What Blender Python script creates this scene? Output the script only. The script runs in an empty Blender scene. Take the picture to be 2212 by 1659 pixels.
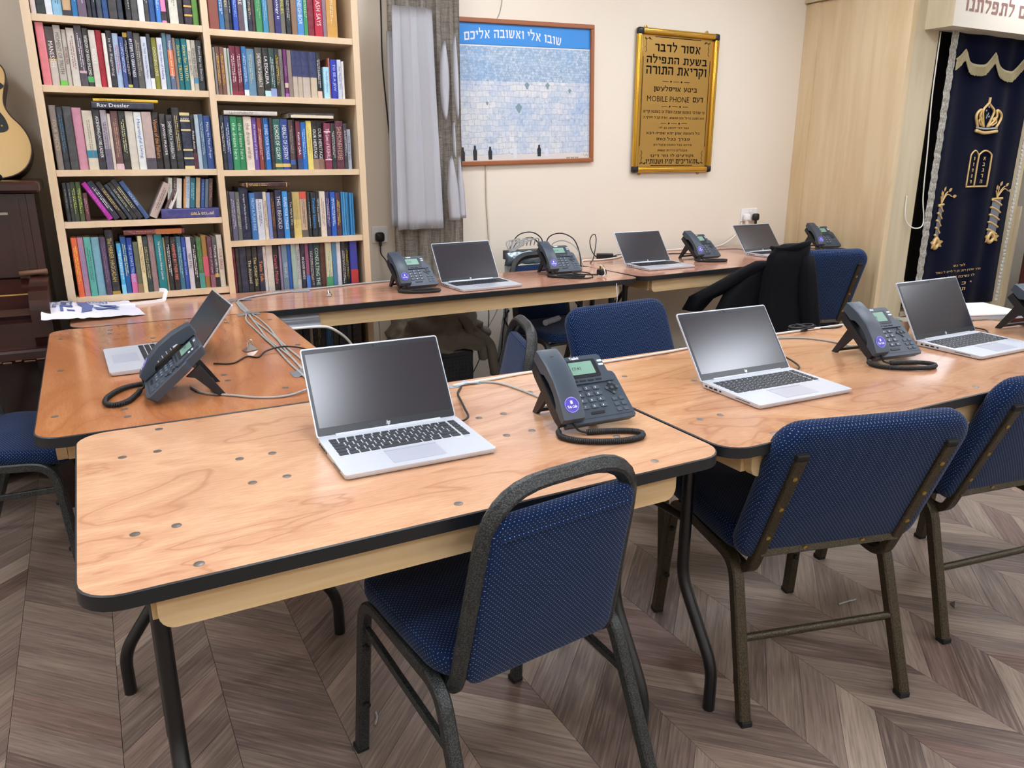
import bpy, bmesh, math, random
from math import sin, cos, pi, radians, sqrt, atan2
from mathutils import Vector, Matrix, Euler, noise
random.seed(11)
S = bpy.context.scene
C = S.collection
# ------------------------------------------------------------------ camera, light, exposure
CAM = (1668.436, 0.0843, -1.1004, 1.33887, -0.49624, 0.286089, 0.0003)
f_, cx_, cy_, cz_, yaw_, pit_, rol_ = CAM
fw = Vector((-sin(yaw_) * cos(pit_), cos(yaw_) * cos(pit_), -sin(pit_)))
rt = Vector((cos(yaw_), sin(yaw_), 0)); up = rt.cross(fw)
r2 = rt * cos(rol_) + up * sin(rol_); u2 = up * cos(rol_) - rt * sin(rol_)
cd = bpy.data.cameras.new('camera'); cam = bpy.data.objects.new('camera', cd); C.objects.link(cam)
M = Matrix((r2, u2, -fw)).transposed().to_4x4(); M.translation = (cx_, cy_, cz_)
cam.matrix_world = M
cd.sensor_width = 36; cd.lens = 36 * f_ / 2212; cd.clip_start = 0.05
S.camera = cam
def project(p):
    d = Vector(p) - Vector((cx_, cy_, cz_)); z = d.dot(fw)
    if z < .05: return None
    return (1106 + f_ * d.dot(r2) / z, 829.5 - f_ * d.dot(u2) / z, z)
W = bpy.data.worlds.new('world'); S.world = W; W.use_nodes = True
W.node_tree.nodes['Background'].inputs[0].default_value = (.8, .85, .9, 1)
W.node_tree.nodes['Background'].inputs[1].default_value = 0.3
S.view_settings.view_transform = 'Standard'; S.view_settings.look = 'None'
S.view_settings.exposure = 0.0; S.view_settings.gamma = 1; S.view_settings.use_curve_mapping = False
LAMP = 18.0          # radiance of the ceiling panels
S.cycles.max_bounces = 6; S.cycles.diffuse_bounces = 4; S.cycles.glossy_bounces = 3
S.cycles.caustics_reflective = False; S.cycles.caustics_refractive = False
S.cycles.sample_clamp_indirect = 4
# ------------------------------------------------------------------ materials
def lin(h):
    h = h.lstrip('#'); v = [int(h[i:i + 2], 16) / 255 for i in (0, 2, 4)]
    return tuple(c / 12.92 if c <= .04045 else ((c + .055) / 1.055) ** 2.4 for c in v) + (1,)
MATS = {}
def mat(name, col='888888', rough=.5, metal=0., spec=.5, coat=0., emit=None, es=1., sheen=0.):
    if name in MATS: return MATS[name]
    m = bpy.data.materials.new(name); m.use_nodes = True; MATS[name] = m
    b = m.node_tree.nodes['Principled BSDF']; I = b.inputs
    I['Base Color'].default_value = lin(col) if isinstance(col, str) else tuple(col) + (1,)
    I['Roughness'].default_value = rough; I['Metallic'].default_value = metal
    I['Specular IOR Level'].default_value = spec; I['Coat Weight'].default_value = coat
    I['Coat Roughness'].default_value = .12
    if sheen: I['Sheen Weight'].default_value = sheen
    if emit:
        I['Emission Color'].default_value = lin(emit); I['Emission Strength'].default_value = es
    return m
class N:
    """small helper round a material's node tree"""
    def __init__(s, m): s.m = m; s.t = m.node_tree; s.b = s.t.nodes['Principled BSDF']
    def n(s, typ, **kw):
        x = s.t.nodes.new('ShaderNode' + typ)
        for k, v in kw.items():
            if hasattr(x, k) and k not in ('inputs',): setattr(x, k, v)
            else: x.inputs[k].default_value = v
        return x
    def l(s, a, b): s.t.links.new(a, b)
    def math(s, op, a, b=None):
        x = s.t.nodes.new('ShaderNodeMath'); x.operation = op
        for i, v in enumerate((a, b)):
            if v is None: continue
            if isinstance(v, (int, float)): x.inputs[i].default_value = v
            else: s.l(v, x.inputs[i])
        return x.outputs[0]
    def coord(s, scale=(1, 1, 1), rot=(0, 0, 0), out='Object'):
        tc = s.n('TexCoord'); mp = s.n('Mapping'); s.l(tc.outputs[out], mp.inputs[0])
        mp.inputs['Scale'].default_value = scale; mp.inputs['Rotation'].default_value = rot
        return mp.outputs[0]
    def noise(s, vec, scale=5, detail=3, rough=.5, dist=0.):
        x = s.n('TexNoise'); s.l(vec, x.inputs['Vector']); x.inputs['Scale'].default_value = scale
        x.inputs['Detail'].default_value = detail; x.inputs['Roughness'].default_value = rough
        x.inputs['Distortion'].default_value = dist
        return x.outputs['Fac']
    def ramp(s, fac, stops):
        x = s.n('ValToRGB'); s.l(fac, x.inputs[0]); e = x.color_ramp.elements
        while len(e) < len(stops): e.new(.5)
        for q, (p, c) in zip(e, stops): q.position = p; q.color = lin(c) if isinstance(c, str) else (c, c, c, 1)
        return x.outputs[0]
    def mix(s, fac, a, b, typ='MIX'):
        x = s.t.nodes.new('ShaderNodeMix'); x.data_type = 'RGBA'; x.blend_type = typ
        for i, v in ((0, fac), (6, a), (7, b)):
            if isinstance(v, (int, float)): x.inputs[i].default_value = v
            elif isinstance(v, str): x.inputs[i].default_value = lin(v)
            else: s.l(v, x.inputs[i])
        return x.outputs[2]
    def col(s, c): s.l(c, s.b.inputs['Base Color'])
    def bump(s, h, strength=.2, dist=.002):
        x = s.n('Bump'); s.l(h, x.inputs['Height']); x.inputs['Strength'].default_value = strength
        x.inputs['Distance'].default_value = dist; s.l(x.outputs[0], s.b.inputs['Normal'])
def wood_top(name, light, dark, mid, seed, rough=.2):
    m = mat(name, light, rough, spec=.5, coat=.25); k = N(m)
    v = k.coord((.55, 1.6, 1)); tr = k.n('VectorMath', operation='ADD'); k.l(v, tr.inputs[0]); tr.inputs[1].default_value = (seed * 3.7, seed * 1.9, 0)
    v = tr.outputs[0]
    a = k.noise(v, 2.6, 3.5, .5, .9)
    w = k.math('PINGPONG', k.math('MULTIPLY', a, 9), 1.)
    c = k.ramp(w, [(0, dark), (.14, mid), (.4, mid), (.8, light), (1, light)])
    b = k.noise(v, 1.6, 2, .5)
    c = k.mix(k.math('MULTIPLY', b, .4), c, mid)
    fine = k.noise(k.coord((10, 90, 1)), 3, 2, .6)
    c = k.mix(k.ramp(fine, [(.38, .32), (.6, 0.)]), c, dark)
    k.col(c)
    return m
def pine(name, light, dark, axis):
    m = mat(name, light, .55); k = N(m)
    sc = (2, 30, 30) if axis == 'x' else (30, 2, 30)
    a = k.noise(k.coord(sc), 1.2, 3, .6)
    k.col(k.ramp(a, [(.3, dark), (.6, light)])); return m
wood_top('table_pink', 'D8AC86', 'B27E5A', 'CB9C78', 1)
wood_top('table_pink_b', 'D4A57E', 'AA7250', 'C5926C', 2)
wood_top('table_orange', 'BC7D50', 'A06038', 'AE6E42', 3)
wood_top('table_red', 'C8957A', 'B07A62', 'BE8A6E', 4, .17)
pine('pine_x', 'DDC092', 'CDAA78', 'x'); pine('pine_y', 'DDC092', 'CDAA78', 'y')
mat('black_edge', '15171A', .42); mat('black_metal', '0B0C0E', .28, spec=.6); mat('bolt_steel', '8A8580', .35, .8)
mat('rubber', '101010', .7)
def hammered(name, dark, light, rough):
    m = mat(name, dark, rough, .35); k = N(m)
    v = k.n('TexVoronoi'); k.l(k.coord((1, 1, 1)), v.inputs['Vector']); v.inputs['Scale'].default_value = 330
    k.col(k.ramp(v.outputs['Distance'], [(.25, light), (.6, dark)]))
    k.bump(v.outputs['Distance'], .5, .0012); return m
hammered('hammer_grey', '2B2D2C', '4A4D4C', .36)
hammered('hammer_bronze', '352D20', '51462F', .38)
def fabric(name, axes, base, dot, sp=.0095):
    m = mat(name, base, .95, spec=.15, sheen=.1); k = N(m)
    s = k.n('SeparateXYZ'); k.l(k.coord(), s.inputs[0])
    tn = k.n('TexCoord'); sn = k.n('SeparateXYZ'); k.l(tn.outputs['Normal'], sn.inputs[0])
    third = ({'X', 'Y', 'Z'} - set(axes)).pop()
    def pick(ax):   # on faces seen edge-on along this axis, run the pattern round the edge
        q = k.math('GREATER_THAN', k.math('ABSOLUTE', sn.outputs[ax]), .7)
        return k.math('ADD', s.outputs[ax], k.math('MULTIPLY', q, k.math('SUBTRACT', s.outputs[third], s.outputs[ax])))
    u = k.math('DIVIDE', pick(axes[0]), sp); w = k.math('DIVIDE', pick(axes[1]), sp * .55)
    row = k.math('FLOOR', w); odd = k.math('MULTIPLY', k.math('PINGPONG', row, 1.), .5)
    fu = k.math('SUBTRACT', k.math('FRACT', k.math('ADD', u, odd)), .5); fv = k.math('SUBTRACT', k.math('FRACT', w), .5)
    d = k.math('SQRT', k.math('ADD', k.math('POWER', fu, 2.), k.math('POWER', k.math('MULTIPLY', fv, .8), 2.)))
    msk = k.math('LESS_THAN', d, .11)
    n = k.noise(k.coord(), 500, 2); c = k.mix(n, base, dot2 := '0A1A3A')
    k.col(k.mix(msk, c, dot)); k.bump(n, .3, .001); return m
fabric('fabric_back', ('X', 'Z'), '0C2448', '7F9BC6', .0094); fabric('fabric_seat', ('X', 'Y'), '0A1F40', '7590BE', .0094)
mat('wall_paint', 'E9E0D2', .7); k = N(MATS['wall_paint'])
n1 = k.noise(k.coord(), 1.1, 4, .6); k.col(k.mix(k.ramp(n1, [(.3, 0.), (.75, .35)]), 'EAE0CF', 'E1D5C0'))
mat('ceiling_paint', 'F2F1EE', .8); mat('wall_plain', 'E4DCCF', .8)
def maple(name, a, b, c_):
    m = mat(name, a, .38); k = N(m)
    n = k.noise(k.coord((9, 9, .9)), 1.3, 4, .55, .4); n2 = k.noise(k.coord((1, 1, 1)), 2.2, 2)
    c = k.ramp(n, [(.32, b), (.6, a)]); c = k.mix(k.math('MULTIPLY', n2, .5), c, c_)
    k.col(c); return m
maple('maple', 'DCC7A2', 'C9AF86', 'D2BA94'); maple('maple_grey', 'CFC2A4', 'B9AB8B', 'C4B697')
maple('shelf_wood', 'DFC8A8', 'D2B892', 'D8C09E'); mat('shelf_back', '6B5A48', .7)
mat('silver', 'CDD2DA', .36, .35); mat('silver_pad', 'BFC4D0', .3, .3); mat('key_black', '22262C', .5); mat('bezel', '23282D', .3)
mat('screen', '23222B', .2, spec=.9); mat('logo_white', 'E8ECEF', .3, .3); mat('port', '0A0A0C', .5)
mat('phone_body', '3B4652', .4); mat('phone_dark', '14181D', .45); mat('phone_key', '47525E', .45); mat('lcd', '7FA594', .25); mat('lcd_text', '2E4A42', .5)
mat('lcd_frame', '1E252C', .3); mat('line_key', 'C9D2DC', .4); mat('sticker', '4A41B8', .35); mat('white_print', 'F0F0F2', .5); mat('cord_black', '0D0E10', .5)
mat('cable_grey', 'A3A3A0', .5); mat('cable_white', 'E2DED4', .5); mat('cable_black', '17171A', .5); mat('tape', '8E9298', .3, .4); mat('tape_blue', 'A9BCCB', .3, .2)
mat('chrome', 'D6D8DA', .12, 1.); mat('plastic_white', 'EDEDEB', .35); mat('plastic_black', '121214', .4)
mat('pages', 'DCCFB4', .9)
mat('piano_wood', '2A0F0C', .22, coat=.4); k = N(MATS['piano_wood'])
k.col(k.ramp(k.noise(k.coord((2, 2, 20)), 2, 4, .6), [(.3, '1C0A08'), (.7, '38150F')]))
mat('piano_worn', '6B4A34', .6); mat('brass', 'B89A55', .3, .9); mat('silver_strip', 'A8A49C', .3, .8)
mat('guitar_top', 'E2BE7E', .3, coat=.3); mat('guitar_side', '3A2216', .3); mat('guitar_black', '14201C', .3)
def tweed():
    m = mat('curtain_grey', '8E877E', .95, spec=.1); k = N(m)
    a = k.noise(k.coord((140, 140, 14)), 1., 3, .7); b = k.noise(k.coord((16, 16, 170)), 1., 3, .7)
    k.col(k.mix(.5, k.ramp(a, [(.36, '8A8278'), (.6, 'C6BEB2')]), k.ramp(b, [(.36, '8E867C'), (.6, 'CCC4B8')])))
tweed(); mat('lining_white', 'E6E7EC', .85, spec=.2, sheen=.2); mat('curtain_plush', '6E675B', .95)
mat('velvet', '0A1230', .95, spec=.1, sheen=.12); mat('lace', 'C9C6BA', .7); k = N(MATS['lace'])
v = k.n('TexVoronoi'); k.l(k.coord(), v.inputs['Vector']); v.inputs['Scale'].default_value = 70
k.col(k.ramp(v.outputs['Distance'], [(.2, 'F0EDE4'), (.7, 'C4C0B2')])); k.bump(v.outputs['Distance'], .6, .004)
mat('fringe_gold', 'B0A581', .7, .05); mat('emb_gold', 'D9B77A', .5, .25); mat('emb_silver', 'AEB4C2', .5, .25)
mat('frame_wood', '9A5B34', .35); mat('sign_gold', 'B08A46', .3, .55); mat('gold_frame', 'D8A93C', .22, .85); mat('ink', '14100E', .9, spec=.1)
mat('jacket', '0B0C11', .95, spec=.25); mat('bag', 'E9E6EE', .4); mat('bag_blue', '5A6A9C', .5); mat('dusky_red', '4A160E', .7)
mat('letter_red', '8E6A62', .5); mat('lamp_face', 'FFFFFF', .5, emit='EEF4FF', es=LAMP); mat('lamp_frame', 'E8E8E8', .4)
mat('green_leaf', '4A8A4A', .5); mat('grille', '15171A', .6)
mat('poster_sky', '2F8AD8', .35); mat('poster_white', 'E2E6EA', .4); mat('figure_dark', '22242C', .6); mat('figure_white', 'D6DCE4', .6)
mat('bush', '7C96A0', .6)
def poster():
    m = mat('poster_wall', 'C8D4E0', .35); k = N(m)
    tc = k.n('TexCoord'); s = k.n('SeparateXYZ'); k.l(tc.outputs['Object'], s.inputs[0])
    cmb = k.n('CombineXYZ'); k.l(s.outputs['X'], cmb.inputs[0]); k.l(s.outputs['Z'], cmb.inputs[1])
    nz = k.noise(cmb.outputs[0], 9, 3); dv = k.n('VectorMath', operation='MULTIPLY_ADD'); k.l(nz, dv.inputs[0]); dv.inputs[1].default_value = (.03, .03, 0); k.l(cmb.outputs[0], dv.inputs[2])
    def brick(scale, c1, c2, mo, w, h):
        b = k.n('TexBrick'); k.l(dv.outputs[0], b.inputs['Vector']); b.inputs['Scale'].default_value = scale
        b.inputs['Color1'].default_value = lin(c1); b.inputs['Color2'].default_value = lin(c2); b.inputs['Mortar'].default_value = lin(mo)
        b.inputs['Mortar Size'].default_value = .016; b.inputs['Brick Width'].default_value = w; b.inputs['Row Height'].default_value = h
        return b.outputs[0]
    big = brick(13, 'DCDCDC', 'C2CCD6', 'A4B0BC', .5, .4); small = brick(27, 'BCCCDA', '8FABC6', '7C97B2', .4, .36)
    c = k.mix(k.math('GREATER_THAN', s.outputs['Z'], .065), big, small)
    n = k.noise(cmb.outputs[0], 3.4, 4, .6)
    c = k.mix(k.ramp(n, [(.45, 0.), (.7, .5)]), c, '6F9FD4')
    sp = k.noise(cmb.outputs[0], 26, 4, .7); c = k.mix(k.ramp(sp, [(.56, 0.), (.72, .5)]), c, '6A7C86')
    s2 = k.noise(cmb.outputs[0], 60, 2, .6); c = k.mix(k.ramp(s2, [(.5, 0.), (.7, .35)]), c, 'F0F2F4')
    k.col(c)
poster()
def plank_mat(name, ang):
    m = mat(name, '7A6456', .42, spec=.45); k = N(m)
    tc = k.n('TexCoord'); oi = k.n('ObjectInfo'); at = k.n('Attribute'); at.attribute_name = 'rnd'
    rnd = k.math('FRACT', k.math('ADD', oi.outputs['Random'], at.outputs['Fac']))
    geo = k.n('NewGeometry'); mp = k.n('Mapping'); k.l(geo.outputs['Position'], mp.inputs[0]); mp.inputs['Rotation'].default_value = (0, 0, ang)
    sep = k.n('SeparateXYZ'); k.l(mp.outputs[0], sep.inputs[0]); cb = k.n('CombineXYZ')
    k.l(k.math('ADD', sep.outputs[0], k.math('MULTIPLY', rnd, 37.)), cb.inputs[0]); k.l(k.math('ADD', sep.outputs[1], k.math('MULTIPLY', rnd, 11.)), cb.inputs[1])
    def st(sx, sy, sc, det, dist=0.):
        q = k.n('Mapping'); k.l(cb.outputs[0], q.inputs[0]); q.inputs['Scale'].default_value = (sx, sy, 1); return k.noise(q.outputs[0], sc, det, .6, dist)
    base = k.ramp(rnd, [(0, '66564F'), (.14, '9E8A7A'), (.3, '55473F'), (.45, 'B3A08D'), (.6, '75584E'), (.72, '4E403B'), (.85, '92806F'), (1, '5F4F49')])
    bands = k.ramp(st(.7, 11, 1.5, 3, .6), [(.3, '4B3D37'), (.5, '7E6B62'), (.72, 'AE9988')])
    c = k.mix(.35, base, bands)
    g = st(4, 90, 1.6, 4, .6); c = k.mix(k.ramp(g, [(.36, .4), (.54, 0.)]), c, '382B27')
    g2 = st(3, 60, 2, 2); c = k.mix(k.ramp(g2, [(.5, 0.), (.72, .35)]), c, 'B5A28E')
    k.col(c); k.bump(g, .15, .001)
plank_mat('plank_a', pi / 4); plank_mat('plank_b', -pi / 4)
mat('subfloor', '241C18', .9)
# ------------------------------------------------------------------ mesh helpers
def BM(): return bmesh.new()
def finish(bm, name, smooth=False):
    me = bpy.data.meshes.new(name); bm.to_mesh(me); bm.free()
    if smooth:
        me.polygons.foreach_set('use_smooth', [True] * len(me.polygons))
        if smooth is not True: me.set_sharp_from_angle(angle=radians(smooth))
    return me
def obj(name, data, m=None, parent=None, smooth=False, loc=None, rot=None):
    if isinstance(data, bmesh.types.BMesh): data = finish(data, name, smooth)
    if m is not None and not data.materials: data.materials.append(MATS[m] if isinstance(m, str) else m)
    o = bpy.data.objects.new(name, data); C.objects.link(o)
    if parent is not None: o.parent = parent
    if loc is not None: o.location = loc
    if rot is not None: o.rotation_euler = rot
    return o
def tag(o, label, cat, group=None):
    o['label'] = label; o['category'] = cat
    if group: o['group'] = group
    return o
def thing(name, label, cat, loc=(0, 0, 0), rz=0., group=None):
    o = bpy.data.objects.new(name, None); C.objects.link(o); o.empty_display_size = .05
    o.location = loc; o.rotation_euler = (0, 0, rz); return tag(o, label, cat, group)
def dup(root, loc, rot, label, group=None):
    def cp(o, par):
        c = o.copy(); C.objects.link(c)
        if par is not None: c.parent = par
        for ch in kids.get(o, ()): cp(ch, c)
        return c
    kids = {}
    for o in list(C.objects):
        if o.parent is not None: kids.setdefault(o.parent, []).append(o)
    r = cp(root, None); r.location = loc; r.rotation_euler = rot if isinstance(rot, tuple) else (0, 0, rot)
    r['label'] = label
    if group: r['group'] = group
    return r
def struct(o): o['kind'] = 'structure'; return o
def box(bm, c, s, mtx=None):
    v = []
    for z in (-.5, .5):
        for y in (-.5, .5):
            for x in (-.5, .5):
                p = Vector((c[0] + x * s[0], c[1] + y * s[1], c[2] + z * s[2])); v.append(bm.verts.new(mtx @ p if mtx else p))
    for f in ((0, 2, 3, 1), (4, 5, 7, 6), (0, 1, 5, 4), (2, 6, 7, 3), (0, 4, 6, 2), (1, 3, 7, 5)): bm.faces.new([v[i] for i in f])
    return bm
def join(bm, other, mtx=None):
    me = bpy.data.meshes.new('tmp'); other.to_mesh(me); other.free()
    if mtx: me.transform(mtx)
    bm.from_mesh(me); bpy.data.meshes.remove(me); return bm
def rbox(c, s, r, seg=2, mtx=None, bm=None):
    b = bmesh.new(); box(b, (0, 0, 0), s)
    bmesh.ops.bevel(b, geom=b.edges[:], offset=r, segments=seg, affect='EDGES', profile=.5)
    bmesh.ops.translate(b, verts=b.verts, vec=c)
    if mtx: bmesh.ops.transform(b, matrix=mtx, verts=b.verts)
    if bm is not None: return join(bm, b)
    return b
def fillet(pts, r, n=5):
    P = [Vector(p) for p in pts]; out = [P[0]]
    for i in range(1, len(P) - 1):
        ri = r[i] if isinstance(r, (list, tuple)) else r
        a, b, c = P[i - 1], P[i], P[i + 1]; u = (a - b).normalized(); v = (c - b).normalized()
        ang = u.angle(v)
        if ang > 3.1 or ri <= 0: out.append(b); continue
        t = min(ri / math.tan(ang / 2), (a - b).length * .49, (c - b).length * .49)
        s, e = b + u * t, b + v * t
        for k in range(n + 1):
            q = k / n; out.append(s.lerp(b, q).lerp(b.lerp(e, q), q))
    out.append(P[-1]); return out
def crom(pts, n=6, closed=False):
    P = [Vector(p) for p in pts]; L = len(P); out = []
    for i in range(L if closed else L - 1):
        if closed: p0, p1, p2, p3 = (P[(i + j - 1) % L] for j in range(4))
        else: p0, p1, p2, p3 = P[max(i - 1, 0)], P[i], P[i + 1], P[min(i + 2, L - 1)]
        for k in range(n):
            t = k / n
            out.append(.5 * (2 * p1 + (p2 - p0) * t + (2 * p0 - 5 * p1 + 4 * p2 - p3) * t * t + (3 * p1 - p0 - 3 * p2 + p3) * t ** 3))
    if not closed: out.append(P[-1])
    return out
def sweep(bm, pts, prof, ref=None, cap=True, closed=False, scale=None):
    """prof: 2D loop of (side, normal); ref: fixed side vector, else parallel transport"""
    P = [Vector(p) for p in pts]; L = len(P); rings = []; prev = None
    for i, p in enumerate(P):
        a = P[(i - 1) % L] if (closed or i) else P[0]; b = P[(i + 1) % L] if (closed or i < L - 1) else P[-1]
        t = (b - a).normalized()
        if ref is not None: s = Vector(ref)
        elif prev is None: s = t.orthogonal()
        else: s = prev
        s = (s - t * s.dot(t)).normalized(); prev = s; nn = t.cross(s)
        k = scale[i] if scale else 1.
        rings.append([bm.verts.new(p + s * x * k + nn * y * k) for x, y in prof])
    m = len(prof)
    for i in range(L if closed else L - 1):
        A, B = rings[i], rings[(i + 1) % L]
        for j in range(m): bm.faces.new((A[j], A[(j + 1) % m], B[(j + 1) % m], B[j]))
    if cap and not closed: bm.faces.new(rings[0][::-1]); bm.faces.new(rings[-1])
    return bm
def circ(r, n=8): return [(r * cos(2 * pi * i / n), r * sin(2 * pi * i / n)) for i in range(n)]
def rect(w, h, c=0.):
    w /= 2; h /= 2
    if not c: return [(-w, -h), (w, -h), (w, h), (-w, h)]
    return [(-w + c, -h), (w - c, -h), (w, -h + c), (w, h - c), (w - c, h), (-w + c, h), (-w, h - c), (-w, -h + c)]
def tube(bm, pts, r, n=8, **k): return sweep(bm, pts, circ(r, n), **k)
def rrect(w, d, r, n=5, c=(0, 0)):
    out = []
    rr = r if isinstance(r, (list, tuple)) else [r] * 4
    for (sx, sy, a0), ri in zip(((1, 1, 0), (-1, 1, 90), (-1, -1, 180), (1, -1, 270)), rr):
        for i in range(n + 1):
            a = radians(a0 + 90 * i / n); out.append((c[0] + sx * (w / 2 - ri) + ri * cos(a), c[1] + sy * (d / 2 - ri) + ri * sin(a)))
    return out
def prism(bm, outl, z0, z1, mtx=None):
    lo = [bm.verts.new(Vector((x, y, z0))) for x, y in outl]; hi = [bm.verts.new(Vector((x, y, z1))) for x, y in outl]; n = len(outl)
    bm.faces.new(lo[::-1]); bm.faces.new(hi)
    for i in range(n): bm.faces.new((lo[i], lo[(i + 1) % n], hi[(i + 1) % n], hi[i]))
    if mtx: bmesh.ops.transform(bm, matrix=mtx, verts=lo + hi)
    return bm
def pad(bm, w, d, r, t, e, dome=.0, n=6, k=4, mtx=None):
    """soft cushion: rounded-rect outline in XY, thickness t along Z, edge radius e"""
    rings = []; allv = []
    prof = [(-t / 2 + e - e * cos(a), e - e * sin(a)) for a in [pi / 2 * i / k for i in range(k + 1)]] + [(t / 2 - e + e * sin(a), e - e * cos(a)) for a in [pi / 2 * i / k for i in range(k + 1)]]
    for z, ins in prof:
        ins = max(ins, 0)
        rings.append([bm.verts.new((x, y, z)) for x, y in rrect(w - 2 * ins, d - 2 * ins, max(r - ins, .004), n)])
    m = len(rings[0])
    for A, B in zip(rings, rings[1:]):
        for j in range(m): bm.faces.new((A[j], A[(j + 1) % m], B[(j + 1) % m], B[j]))
    for ring, sgn in ((rings[-1], 1), (rings[0], -1)):
        z = ring[0].co.z; last = ring
        for q in (.75, .45):
            nr = [bm.verts.new((v.co.x * q, v.co.y * q, z + sgn * dome * (1 - q * q))) for v in ring]
            for j in range(m):
                f = (last[j], last[(j + 1) % m], nr[(j + 1) % m], nr[j]); bm.faces.new(f if sgn > 0 else f[::-1])
            last = nr
        c = bm.verts.new((0, 0, z + sgn * dome))
        for j in range(m):
            f = (last[j], last[(j + 1) % m], c); bm.faces.new(f if sgn > 0 else f[::-1])
    allv = bm.verts[:]
    if mtx: bmesh.ops.transform(bm, matrix=mtx, verts=allv)
    return bm
def lathe(bm, prof, n=20, c=(0, 0, 0)):
    rings = [[bm.verts.new((c[0] + r * cos(2 * pi * i / n), c[1] + r * sin(2 * pi * i / n), c[2] + z)) for i in range(n)] for r, z in prof]
    for A, B in zip(rings, rings[1:]):
        for j in range(n): bm.faces.new((A[j], A[(j + 1) % n], B[(j + 1) % n], B[j]))
    bm.faces.new(rings[0][::-1]); bm.faces.new(rings[-1]); return bm

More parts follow.
